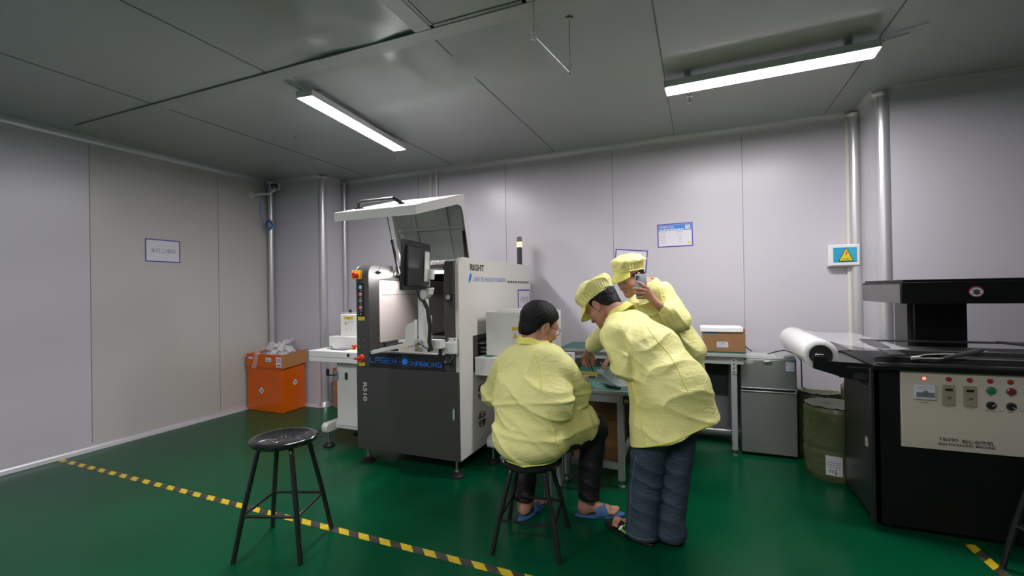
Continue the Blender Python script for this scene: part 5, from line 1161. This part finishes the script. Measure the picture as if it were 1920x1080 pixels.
# coat
G = Field((-1.34, 1.92, .38), (-.36, 3.0, 1.08), .0062)
G.cap((-.835, 2.29, .925), (-.82, 2.235, .76), .125, .150, .04, lat1, .66); G.cap((-.82, 2.235, .76), (-.830, 2.215, .575), .150, .158, .04, lat1, .82)
G.cap((-.96, 2.335, .918), (-.735, 2.28, .935), .080, None, .05); G.ell((-.825, 2.21, .545), (.195, .172, .105), .03)
G.cap(shR, elR, .086, .082, .012); G.cap(elR, (-.665, 2.52, .725), .080, .070, .02); G.cap((-.665, 2.52, .725), (-.69, 2.60, .705), .070, .046, .02)
G.cap(shL, elL, .083, .076, .012); G.cap(elL, (-1.06, 2.60, .70), .078, .050, .02)
G.cap((-.74, 2.28, .590), (-.630, 2.50, .580), .135, .098, .03); G.cap((-.68, 2.38, .52), (-.60, 2.50, .53), .075, .055, .03); G.cap((-.90, 2.30, .58), (-.98, 2.50, .56), .11, .09, .03)
nb = V3(nk1)
def fn(d, x, y, z):
    d = d-fold(x, y, z, (8, 0, 17), .4, .016, .9, 1)*gz(x, y, z, (-.80, 2.1, .70), .26)
    d = d-fold(x, y, z, (14, 0, 22), 1.4, .014, .7, 2)*gz(x, y, z, (-.83, 2.1, .56), .22)
    d = d-fold(x, y, z, (-16, 8, 26), .8, .024, .5, 3)*gz(x, y, z, elR, .13)-fold(x, y, z, (18, 6, 22), .8, .020, .5, 4)*gz(x, y, z, elL, .13)
    d = d-fold(x, y, z, (30, 22, 6), .3, .012, .4, 5)*gz(x, y, z, (-.62, 2.5, .58), .14)
    d = d-fold(x, y, z, (24, 0, -12), .2, .013, .7, 6)*gz(x, y, z, (-.88, 2.2, .90), .16)
    d = d+.004*np.sin(11*x+3*np.sin(8*z))*np.sin(9*z+2)
    d = d-.008*np.exp(-((z-.735-.10*(x+.83)-.03*np.sin(6*x))/.010)**2)-.007*np.exp(-((z-.600+.06*(x+.83))/.014)**2)-.006*np.exp(-((z-.665+.20*(x+.83))/.012)**2)*gz(x, y, z, (-.72, 2.1, .66), .14)
    return np.maximum(d, (.444+.16*np.maximum(0, y-2.3)+.006*np.sin(30*x)-z))
G.apply(fn)
G.cap((nk1[0]+.005, nk1[1]+.01, nk1[2]-.02), (nk1[0]+.02, nk1[1]+.06, nk1[2]+.12), .066, None, .008, sub=True)
ct1 = to_obj('smock', [G.mesh()], COAT, p1, smooth_it=1)
def collar(c, ax, r, ht, parent, squash=.86, lean=.0, m=COATS):
    ax = V3(ax)/np.linalg.norm(ax); a = np.cross(ax, V3((0, 1, .1))); a /= np.linalg.norm(a); b_ = np.cross(ax, a); n = 48; prof = [(1.00, 0), (.96, ht*.6), (.99, ht), (1.05, ht*1.02), (1.13, ht*.7), (1.22, ht*.25), (1.24, ht*.1)]
    def f(u, v):
        k_ = v*(len(prof)-1); i = min(int(k_), len(prof)-2); t_ = k_-i; rr_, hh = [prof[i][j]*(1-t_)+prof[i+1][j]*t_ for j in (0, 1)]; an = 2*pi*u
        return tuple(V3(c)+(a*cos(an)+b_*sin(an)*squash)*r*rr_*(1+.02*sin(7*an))+ax*(hh+.004*sin(5*an)))
    mb = MB(); mb.grid(f, n, 18); o = mb.build('collar', m, parent, solid=.003, smooth=70); return o
collar((nk1[0]+.004, nk1[1]-.016, nk1[2]+.012), (.16, .16, 1), .078, .040, ct1)
strip_on(ct1, [(-.775, 2.0, .99), (-.735, 2.0, .90), (-.715, 2.0, .82)], 'raglan_seam', COATS, ct1, r=.005, dots=True)
strip_on(ct1, [(-.945, 2.0, .965), (-1.0, 2.0, .87)], 'raglan_seam', COATS, ct1, r=.003)
strip_on(ct1, [(-.97, 2.0, .462), (-.82, 2.0, .456), (-.67, 2.0, .462)], 'hem_seam', COATS, ct1, r=.004)
strip_on(ct1, [(-.69, 2.0, .74), (-.66, 2.0, .60), (-.625, 2.0, .475)], 'side_seam', COATS, ct1, r=.003)
G = Field((-1.15, 2.05, .05), (-.42, 2.86, .76), .0075)
for s_, e_, w_, a_ in ((hipR, knR, anR, 0), (hipL, knL, anL, 1)): G.cap(s_, e_, .092, .080, .03); G.cap(e_, w_, .078, .056, .02)
def fn(d, x, y, z): return np.maximum(d-fold(x, y, z, (6, 6, 30), 0, .008, .6, 3), .115-z)
G.apply(fn); to_obj('trousers', [G.mesh()], BPANT, p1, smooth_it=1)
hair_mesh('hair', h1, R1, S1, p1, ([-.13, -.075, -.05, -.022, .012, .030, .06, .085], [-.075, -.070, -.040, .012, -.012, .035, .055, .080]))
# glasses
gl = thing_ = None
mb = MB(); Q = lambda *a: tuple(V3(h1)+R1@(V3(a)*S1))
for s in (-1, 1):
    mb.tube([Q(s*.078, -.012, .006), Q(s*.076, .03, .004), Q(s*.068, .088, .004)], .0018, n=6)
    mb.tube([Q(s*(.036+.026*cos(a)), .096-.006*abs(cos(a)), -.004+.019*sin(a)) for a in np.linspace(0, 2*pi, 22)], .0016, n=6, cap=False)
mb.tube([Q(-.010, .100, 0), Q(.010, .100, 0)], .0016, n=6).build('glasses', BLACK, p1)
BLUS = mat('blue_slipper_foam', (.045, .12, .26), .5)
def slipper(heel, toe, z, parent, m, w_=.046, cross=True):
    heel, toe = Vector(heel), Vector(toe); d = (toe-heel); L_ = d.length; d.normalize(); l = Vector((-d.y, d.x, 0)); pts = []
    for i in range(28):
        a = 2*pi*i/28; u = cos(a); ww = w_*(.86 if u < 0 else 1.02); pts.append(heel+d*(L_/2+u*L_*.535)+l*(sin(a)*ww*(1-.12*u*u)*(1 if abs(u) < 1 else 1)))
    mb = MB(); A = [mb.b.verts.new((p.x, p.y, z)) for p in pts]; B = [mb.b.verts.new((p.x, p.y, z+.016)) for p in pts]; mb.b.faces.new(A[::-1]); mb.b.faces.new(B)
    for i in range(28): mb.b.faces.new([A[i], A[(i+1)%28], B[(i+1)%28], B[i]])
    s_ = mb.build('slipper', m, parent, bevel=.004)
    def strap(u0a, u0b, u1a, u1b):
        mb = MB()
        def f(u, v):
            an = pi*v; c0 = u0a+(u0b-u0a)*u; c1 = u1a+(u1b-u1a)*u; c_ = c0+(c1-c0)*v
            return tuple(heel+d*c_+l*(cos(an)*(w_-.002))+Vector((0, 0, z+.010+sin(an)**.8*(.066-.10*max(0, c_-.12)))))
        mb.grid(f, 8, 20); return mb.build('strap', m, s_, solid=.004, smooth=70)
    if cross: strap(.10, .145, .135, .18); strap(.135, .18, .10, .145)
    else: strap(.105, .185, .105, .185)
    return s_
slipper((-.685, 2.585, 0), (-.432, 2.686, 0), .001, p1, BLUS); slipper((-.968, 2.405, 0), (-.922, 2.668, 0), .001, p1, BLUS)

# ------------------------------------------------------------------ 2. standing man bending over the low bench
S2 = 1.04; h2 = (-.545, 2.735, 1.222); R2 = frameR((-.74, .26, -.62), (-.58, .22, .79)); nk2 = (-.430, 2.675, 1.165); l2 = (-.50, -.86, 0)
F_ = Field((-.90, 2.25, -.01), (.10, 3.20, 1.30), .0085)
F_.cap((-.38, 2.65, 1.10), (-.24, 2.56, .97), .085, .10, .03, l2, .68); F_.cap((-.24, 2.56, .97), (-.13, 2.49, .82), .10, .11, .03, l2, .72)
s2L, e2L, w2L = (-.425, 2.470, 1.060), (-.362, 2.405, .915), (-.30, 2.66, .870); s2R, e2R, w2R = (-.345, 2.80, 1.09), (-.575, 3.01, 1.020), (-.734, 3.205, .902)
for s_, e_, w_ in ((s2L, e2L, w2L), (s2R, e2R, w2R)): F_.cap(s_, e_, .050, .040, .02); F_.cap(e_, w_, .040, .026, .01)
F_.cap(s2L, s2R, .055, None, .03)
hp2L, kn2L, an2L = (-.185, 2.415, .80), (-.265, 2.440, .44), (-.300, 2.450, .10); hp2R, kn2R, an2R = (-.085, 2.57, .80), (-.125, 2.535, .43), (-.170, 2.505, .10)
for s_, e_, w_ in ((hp2L, kn2L, an2L), (hp2R, kn2R, an2R)): F_.cap(s_, e_, .075, .055, .02); F_.cap(e_, w_, .055, .036, .01)
head_to_neck(F_, h2, R2, nk2, S2, .056); F_.cap(nk2, (-.38, 2.65, 1.10), .058, .075, .03)
B2 = F_.mesh(); hd = head_parts(h2, R2, nk2, S2)
ft = Field((-.56, 2.34, -.005), (-.18, 2.62, .16), .0035); foot_prims(ft, (-.258, 2.425, .024), (-.485, 2.552, .020), s=1); ft.cap((-.285, 2.44, .06), (-.30, 2.45, .14), .034, .036, .02); f2a = ft.mesh()
ft = Field((-.44, 2.38, -.005), (-.05, 2.70, .16), .0035); foot_prims(ft, (-.140, 2.475, .024), (-.365, 2.600, .020), s=-1); ft.cap((-.165, 2.49, .06), (-.17, 2.505, .14), .034, .036, .02); f2b = ft.mesh()
# right hand pinching the pen
wr = V3(w2R); m2 = [V3(p) for p in ((-.742, 3.262, .828), (-.762, 3.266, .826), (-.782, 3.272, .824), (-.800, 3.280, .824))]
f2 = [[(m2[0], .0105), (m2[0]+V3((.002, .030, -.034)), .0095), (m2[0]+V3((.001, .046, -.060)), .0085), (m2[0]+V3((-.002, .056, -.078)), .0072)],
      [(m2[1], .0105), (m2[1]+V3((-.002, .028, -.036)), .0095), (m2[1]+V3((.004, .040, -.064)), .0085), (m2[1]+V3((.010, .046, -.084)), .0072)],
      [(m2[2], .0100), (m2[2]+V3((-.004, .024, -.036)), .0090), (m2[2]+V3((.000, .030, -.062)), .0080), (m2[2]+V3((.006, .028, -.078)), .0070)],
      [(m2[3], .0095), (m2[3]+V3((-.004, .018, -.032)), .0080), (m2[3]+V3((.000, .018, -.054)), .0072), (m2[3]+V3((.006, .012, -.066)), .0062)]]
t2 = [(V3((-.722, 3.232, .858)), .013), (V3((-.712, 3.262, .812)), .0105), (V3((-.724, 3.290, .778)), .0098), (V3((-.736, 3.308, .756)), .008)]
hR = hand_mesh(w2R, e2R, m2, f2, t2)
wr = V3(w2L); d = V3((-.02, .9, -.4)); d /= np.linalg.norm(d); x_ = V3((.9, .25, 0)); mc = [wr+d*.085+x_*o_ for o_ in (.028, .010, -.009, -.026)]
hL = hand_mesh(w2L, e2L, mc, [[(m_, .010), (m_+d*.035+V3((0,0,-.010)), .0085), (m_+d*.055+V3((0,0,-.028)), .008), (m_+d*.06+V3((0,0,-.042)), .007)] for m_ in mc], [(wr+d*.035+x_*.030, .012), (wr+d*.07+x_*.045, .010), (wr+d*.095+x_*.040+V3((0,0,-.02)), .008)], h=.003)
p2 = tag(to_obj('person', [B2, hd, f2a, f2b, hR, hL], SKIN2), 'standing person in yellow smock, cap and blue jeans bending over the low bench', 'person')
G = Field((-.82, 2.22, .40), (.20, 3.26, 1.26), .0062)
G.cap((-.385, 2.655, 1.095), (-.26, 2.57, .99), .108, .132, .04, l2, .66); G.cap((-.26, 2.57, .99), (-.13, 2.495, .80), .132, .150, .04, l2, .74)
G.cap((-.13, 2.495, .80), (-.12, 2.48, .55), .152, .178, .05, l2, .84); G.cap((-.265, 2.50, .90), (-.210, 2.45, .45), .100, .138, .06); G.cap((-.08, 2.50, .78), (-.035, 2.49, .58), .12, .135, .04)
G.cap(s2L, s2R, .078, None, .05); G.cap(s2L, e2L, .080, .066, .010); G.cap(e2L, (-.315, 2.62, .873), .064, .050, .012)
G.cap(s2R, e2R, .085, .072, .012); G.cap(e2R, (-.685, 3.145, .935), .070, .056, .02); G.cap((-.690, 3.150, .930), (-.705, 3.170, .918), .050, .046, .01)
def fn(d, x, y, z):
    d = d-fold(x, y, z, (-12, 4, 16), .4, .016, .9, 1)*gz(x, y, z, (-.12, 2.36, .84), .24)-fold(x, y, z, (6, 0, 26), .9, .020, .7, 2)*gz(x, y, z, (-.10, 2.36, .62), .17)
    d = d-fold(x, y, z, (14, 0, 30), .8, .026, .45, 3)*gz(x, y, z, (e2L[0], e2L[1]-.04, e2L[2]+.01), .10)-fold(x, y, z, (30, 0, 16), .8, .018, .45, 8)*gz(x, y, z, (-.37, 2.40, 1.03), .10)
    d = d-fold(x, y, z, (22, 14, 22), .8, .012, .5, 4)*gz(x, y, z, e2R, .12)-fold(x, y, z, (50, -50, 55), 0, .010, .3, 5)*gz(x, y, z, (-.69, 3.15, .93), .06)
    d = d-fold(x, y, z, (16, 0, -18), .2, .013, .7, 6)*gz(x, y, z, (-.24, 2.42, 1.0), .17)
    d = d+.004*np.sin(11*x+3*np.sin(8*z))*np.sin(9*z+2)
    hem = .500+.40*(x+.335)+.10*np.maximum(0, y-2.45)+.006*np.sin(26*x+9*y)
    return np.where((z < .80) & (x > -.5), np.maximum(d, (hem-z)*.93), d)
G.apply(fn)
G.cap((nk2[0], nk2[1], nk2[2]), tuple(V3(nk2)+R2@V3((0, -.03, .08))), .058, .062, .008, sub=True)
G.cap((-.325, 2.355, 1.03), (-.305, 2.35, .90), .018, None, .02, sub=True)
G.cap(w2R, tuple(V3(w2R)+(V3(e2R)-V3(w2R))*.16), .036, .036, .004, sub=True)
ct2 = to_obj('smock', [G.mesh()], COAT, p2, smooth_it=1)
collar((nk2[0]+.014, nk2[1]-.010, nk2[2]-.012), (-.66, .26, .80), .080, .046, ct2)
strip_on(ct2, [(-.335, 2.0, .86), (-.30, 2.0, .72), (-.255, 2.0, .535)], 'side_seam', COATS, ct2, r=.0045, dots=True)
strip_on(ct2, [(-.40, 2.0, 1.10), (-.33, 2.0, 1.02), (-.32, 2.0, .93)], 'armhole_seam', COATS, ct2, r=.003)
strip_on(ct2, [(-.335, 2.0, .512), (-.20, 2.0, .565), (-.06, 2.0, .622), (.03, 2.0, .66)], 'hem_seam', COATS, ct2, r=.0045)
strip_on(ct2, [(-.26, 2.0, 1.115), (-.12, 2.0, .95), (-.05, 2.0, .80)], 'back_seam', COATS, ct2, r=.0022)
G = Field((-.48, 2.22, .02), (.12, 2.76, .88), .0066)
G.cap(hp2L, hp2R, .098, None, .03); G.cap((-.14, 2.49, .86), (-.14, 2.49, .78), .12, None, .03, l2, .8)
G.cap(hp2L, kn2L, .092, .085, .02); G.cap(kn2L, (-.295, 2.448, .12), .084, .080, .015); G.cap((-.295, 2.448, .12), (-.298, 2.448, .065), .080, .088, .01)
G.cap(hp2R, kn2R, .098, .080, .02); G.cap(kn2R, (-.165, 2.500, .12), .079, .076, .015); G.cap((-.165, 2.500, .12), (-.163, 2.498, .060), .076, .084, .01)
def fn(d, x, y, z):
    d = d-fold(x, y, z, (9, 4, 30), .4, .010, .9, 1)*gz(x, y, z, (-.24, 2.40, .40), .16)-fold(x, y, z, (14, 6, 40), 1, .010, .8, 2)*gz(x, y, z, (-.20, 2.40, .20), .16)-fold(x, y, z, (20, 4, 24), 1, .007, .8, 5)*gz(x, y, z, (-.18, 2.40, .65), .16)
    return np.maximum(d, .030+.010*np.sin(14*x)-z)
G.apply(fn); j2 = to_obj('jeans', [G.mesh()], JEANS, p2, smooth_it=1)
strip_on(j2, [(-.372, 2.0, .062), (-.225, 2.0, .055)], 'cuff_seam', mat('denim_stitch', (.12, .15, .17), .7), j2, r=.002); strip_on(j2, [(-.31, 2.0, .48), (-.345, 2.0, .30), (-.355, 2.0, .10)], 'side_seam', mat('denim_stitch', (.12, .15, .17), .7), j2, r=.0022)
hair_mesh('hair', h2, R2, S2, p2, ([-.13, -.075, -.04, -.018, .012, .030, .06, .085], [-.068, -.062, -.030, .014, -.022, .035, .055, .070]), off=.008, top=.050)
cap_mesh(tuple(V3(h2)+R2@V3((0, .012, .004))), R2, S2*1.02, p2)
BSL = mat('black_slide', (.008, .008, .009), .45)
a = slipper((-.245, 2.416, 0), (-.505, 2.562, 0), .001, p2, BSL, w_=.052, cross=False); slipper((-.128, 2.468, 0), (-.385, 2.612, 0), .001, p2, BSL, w_=.050, cross=False)
dd = Vector((-.86, .50, 0)); ll = Vector((-.50, -.86, 0)); b0 = Vector((-.245, 2.416, 0))
def sp(u, v): return b0+dd*u+ll*(.0545*cos(v))+Vector((0, 0, .012+.068*sin(v)))
def patch(uv, nm, m_):
    mb = MB(); mb.poly([tuple(sp(u, v)) for u, v in uv]); return mb.build(nm, m_, a, solid=.0015, smooth=0)
patch([(.118, .25), (.165, .35), (.150, .95), (.118, .75)], 'green_emblem', mat('lime', (.10, .45, .02), .5)); patch([(.150, .38), (.178, .30), (.172, .60), (.160, .78)], 'white_emblem', PAPER)
# the pen in the pinching hand
pn = tag(MB().tube([(-.752, 3.285, .800), (-.742, 3.318, .735), (-.732, 3.338, .700)], [.0038, .0045, .0015], n=8).build('pen', BLACK), 'slim black pen held by the bending person over the low bench', 'pen')

# ------------------------------------------------------------------ 3. man with the phone between the benches
S3 = 1.06; h3 = (-.462, 3.335, 1.405); R3 = frameR((-.56, -.68, -.46), (-.26, -.32, .91)); nk3 = (-.352, 3.385, 1.325); l3 = (.50, -.86, 0)
F_ = Field((-.68, 2.98, -.01), (.12, 3.80, 1.42), .0085)
F_.cap((-.35, 3.40, 1.22), (-.27, 3.46, 1.07), .085, .10, .03, l3, .68); F_.cap((-.27, 3.46, 1.07), (-.155, 3.58, .86), .10, .11, .03, l3, .72)
s3L, e3L, w3L = (-.245, 3.260, 1.285), (-.135, 3.20, 1.105), (-.262, 3.085, 1.218); s3R, e3R, w3R = (-.43, 3.54, 1.22), (-.50, 3.60, .95), (-.58, 3.42, .85)
for s_, e_, w_ in ((s3L, e3L, w3L), (s3R, e3R, w3R)): F_.cap(s_, e_, .048, .040, .02); F_.cap(e_, w_, .038, .026, .01)
F_.cap(s3L, s3R, .055, None, .03)
hp3L, kn3L, an3L = (-.12, 3.55, .84), (-.15, 3.50, .46), (-.15, 3.56, .09); hp3R, kn3R, an3R = (-.18, 3.70, .84), (-.20, 3.68, .46), (-.19, 3.74, .09)
for s_, e_, w_ in ((hp3L, kn3L, an3L), (hp3R, kn3R, an3R)): F_.cap(s_, e_, .075, .055, .02); F_.cap(e_, w_, .055, .036, .01); F_.cap(w_, tuple(V3(w_)+V3((-.12, -.05, -.055))), .036, .028, .02)
head_to_neck(F_, h3, R3, nk3, S3, .056); F_.cap(nk3, (-.33, 3.40, 1.24), .058, .075, .03)
B3 = F_.mesh(); hd = head_parts(h3, R3, nk3, S3)
# left hand round the phone: fingers lie across its back, thumb behind it
def YP(px_, py_, Y): # world point seen at a pixel on the plane y = Y (only used for the hand's joints)
    pass
m3 = [V3(p) for p in ((-.312, 3.050, 1.318), (-.316, 3.046, 1.302), (-.320, 3.046, 1.284), (-.324, 3.050, 1.266))]
f3 = [[(m3[0], .0110), (V3((-.336, 3.034, 1.338)), .0098), (V3((-.354, 3.032, 1.352)), .0088), (V3((-.366, 3.036, 1.360)), .0075)],
      [(m3[1], .0110), (V3((-.350, 3.026, 1.312)), .0098), (V3((-.378, 3.028, 1.318)), .0088), (V3((-.398, 3.038, 1.320)), .0075)],
      [(m3[2], .0105), (V3((-.352, 3.026, 1.288)), .0093), (V3((-.378, 3.028, 1.291)), .0085), (V3((-.396, 3.038, 1.292)), .0072)],
      [(m3[3], .0100), (V3((-.346, 3.030, 1.262)), .0085), (V3((-.364, 3.032, 1.260)), .0078), (V3((-.376, 3.040, 1.258)), .0068)]]
t3 = [(V3((-.292, 3.085, 1.272)), .013), (V3((-.310, 3.100, 1.300)), .0110), (V3((-.328, 3.098, 1.325)), .0100), (V3((-.342, 3.088, 1.342)), .0085)]
hL = hand_mesh(w3L, e3L, m3, f3, t3)
wr = V3(w3R); d = V3((-.5, -.6, -.5)); d /= np.linalg.norm(d); x_ = V3((.6, -.6, .2)); mc = [wr+d*.085+x_*o_ for o_ in (.028, .010, -.009, -.026)]
hR = hand_mesh(w3R, e3R, mc, [[(m_, .010), (m_+d*.035+V3((0,0,-.010)), .0085), (m_+d*.055+V3((0,0,-.02)), .008), (m_+d*.06+V3((0,0,-.035)), .007)] for m_ in mc], [(wr+d*.035+x_*.030, .012), (wr+d*.07+x_*.045, .010), (wr+d*.095+x_*.040, .008)], h=.003)
p3 = tag(to_obj('person', [B3, hd, hL, hR], SKIN), 'person in yellow smock and peaked cap holding a phone beside the face', 'person')
G = Field((-.70, 2.96, .50), (.16, 3.86, 1.36), .0062)
G.cap((-.325, 3.40, 1.262), (-.25, 3.47, 1.09), .108, .135, .04, l3, .66); G.cap((-.27, 3.47, 1.07), (-.14, 3.57, .86), .135, .145, .04, l3, .74); G.cap((-.14, 3.57, .86), (-.13, 3.60, .62), .148, .16, .04, l3, .9)
G.cap((-.16, 3.48, 1.0), (-.035, 3.60, .86), .10, .075, .03); G.cap((-.395, 3.335, 1.20), (-.30, 3.36, 1.08), .085, .10, .03)
G.cap(s3L, s3R, .078, None, .05); G.cap(s3L, e3L, .080, .076, .03); G.cap(e3L, (-.195, 3.135, 1.165), .074, .055, .02); G.cap((-.20, 3.13, 1.17), (-.222, 3.112, 1.188), .046, .040, .01)
G.cap(s3R, e3R, .078, .070, .03); G.cap(e3R, (-.56, 3.46, .87), .068, .048, .02)
def fn(d, x, y, z):
    d = d-fold(x, y, z, (10, 4, 20), .4, .010, .9, 1)*gz(x, y, z, (-.18, 3.40, 1.0), .20)-fold(x, y, z, (26, 10, 18), .8, .015, .5, 3)*gz(x, y, z, e3L, .13)
    d = d-fold(x, y, z, (-14, 10, 22), .8, .010, .5, 4)*gz(x, y, z, (-.33, 3.28, 1.15), .14)-fold(x, y, z, (40, 30, 40), 0, .007, .3, 5)*gz(x, y, z, (-.20, 3.13, 1.17), .06)
    return np.maximum(d+.003*np.sin(11*x+3*np.sin(8*z))*np.sin(9*z+2), .53-z)
G.apply(fn)
G.cap(tuple(V3(nk3)+V3((-.01, -.01, .02))), tuple(V3(nk3)+V3((-.04, -.02, .12))), .060, .064, .008, sub=True); G.cap(w3L, tuple(V3(w3L)+(V3(e3L)-V3(w3L))*.3), .032, .034, .004, sub=True)
ct3 = to_obj('smock', [G.mesh()], COAT, p3, smooth_it=1)
collar((nk3[0]+.012, nk3[1]+.0, nk3[2]-.012), (-.42, -.16, .85), .082, .050, ct3, m=COAT)
mb = MB()
mb.poly([(-.425, 3.285, 1.235), (-.335, 3.215, 1.262), (-.300, 3.190, 1.235), (-.345, 3.205, 1.212), (-.395, 3.25, 1.205)]); mb.build('lapel', COAT, ct3, solid=.004, smooth=0)
strip_on(ct3, [(-.245, 2.8, 1.29), (-.225, 2.8, 1.22), (-.235, 2.8, 1.15)], 'armhole_seam', COATS, ct3, r=.003)
G = Field((-.40, 3.36, .03), (.06, 3.90, .9), .009)
for s_, e_, w_ in ((hp3L, kn3L, an3L), (hp3R, kn3R, an3R)): G.cap(s_, e_, .092, .075, .03); G.cap(e_, w_, .072, .062, .02)
G.apply(lambda d, x, y, z: np.maximum(d, .07-z)); to_obj('trousers', [G.mesh()], BPANT, p3)
hair_mesh('hair', h3, R3, S3, p3, ([-.13, -.075, -.04, -.015, .025, .045, .07, .085], [-.060, -.055, -.020, .012, .0, .045, .055, .070]), off=.007, amp=.001, top=.028)
RC3 = frameR((-.74, -.60, -.14), (-.10, -.08, 1)); cap_mesh(tuple(V3(h3)+V3((-.009, -.012, .004))), RC3, S3*.96, p3, droop=.075, vl=.030)
mb = MB(); Q = lambda *a: tuple(V3(h3)+R3@(V3(a)*S3))
for s in (-1, 1): mb.tube([Q(s*.014, .0905, .016), Q(s*.032, .0885, .021), Q(s*.048, .078, .015)], [.0022, .003, .0015], n=6)
mb.build('eyebrows', HAIR, p3)
mb = MB()
for s in (-1, 1): mb.tube([Q(s*.018, .0880, -.0095), Q(s*.031, .0885, -.0115), Q(s*.044, .0815, -.0095)], .0013, n=5)
mb.build('eyelashes', HAIR, p3)
mb = MB(); mb.tube([Q(-.020, .0925, -.0705), Q(0, .0965, -.0695), Q(.020, .0925, -.0705)], [.001, .002, .001], n=5).build('mouth_line', mat('lip_dark', (.16, .05, .04), .5), p3)
for pp, hh, RR, SS in ((p2, h2, R2, S2),):
    mb = MB(); Q = lambda *a: tuple(V3(hh)+RR@(V3(a)*SS))
    for s in (-1, 1): mb.tube([Q(s*.014, .0905, .016), Q(s*.032, .0885, .021), Q(s*.048, .078, .015)], [.0022, .003, .0015], n=6)
    mb.build('eyebrows', HAIR, pp)
# phone
m4 = frame_on(Vector((-.352, 3.060, 1.330)), (.985, .12, .02), (-.06, .05, 1))
t = thing('phone', 'silver blue smartphone held against the ear by the person in the peaked cap', 'phone', (-.352, 3.060, 1.330))
def rbox(mat4, w_, h_, z0, z1, r, nm, m_, par):
    mb = MB(); pr = rpoly(-w_/2, -h_/2, w_/2, h_/2, r); A = [mb.b.verts.new(mat4 @ Vector((x, y, z0))) for x, y in pr]; B = [mb.b.verts.new(mat4 @ Vector((x, y, z1))) for x, y in pr]
    mb.b.faces.new(A[::-1]); mb.b.faces.new(B)
    for i in range(len(A)): mb.b.faces.new([A[i], A[(i+1)%len(A)], B[(i+1)%len(A)], B[i]])
    return mb.build(nm, m_, par, bevel=.001)
PHM = bpy.data.materials.new('phone_back'); PHM.use_nodes = True; nt = PHM.node_tree; b = nt.nodes['Principled BSDF']; b.inputs['Metallic'].default_value = .5; b.inputs['Roughness'].default_value = .22
tc = nt.nodes.new('ShaderNodeTexCoord'); sp_ = nt.nodes.new('ShaderNodeSeparateXYZ'); cr = nt.nodes.new('ShaderNodeValToRGB'); mr = nt.nodes.new('ShaderNodeMapRange'); mr.inputs[1].default_value = -.08; mr.inputs[2].default_value = .08
cr.color_ramp.elements[0].color = (.08, .33, .40, 1); cr.color_ramp.elements[1].color = (.55, .58, .64, 1)
nt.links.new(tc.outputs['Object'], sp_.inputs[0]); nt.links.new(sp_.outputs[2], mr.inputs[0]); nt.links.new(mr.outputs[0], cr.inputs[0]); nt.links.new(cr.outputs[0], b.inputs['Base Color'])
rbox(m4, .074, .164, -.004, .004, .010, 'body', PHM, t); rbox(m4, .069, .158, -.0052, -.004, .008, 'screen', GLOSSB, t)
mI = m4 @ Matrix.Translation((-.018, .058, 0)); k = rbox(mI, .028, .034, .004, .0058, .006, 'camera_island', mat('island', (.25, .30, .36), .3), t)
mb = MB()
for x, y, r_ in ((-.006, .007, .0065), (-.006, -.009, .0065), (.007, .009, .003), (.007, -.001, .003)): mb.cyl(mI @ Vector((x, y, .0055)), mI @ Vector((x, y, .0075)), r_, n=16)
mb.build('lens', GLOSSB, k)
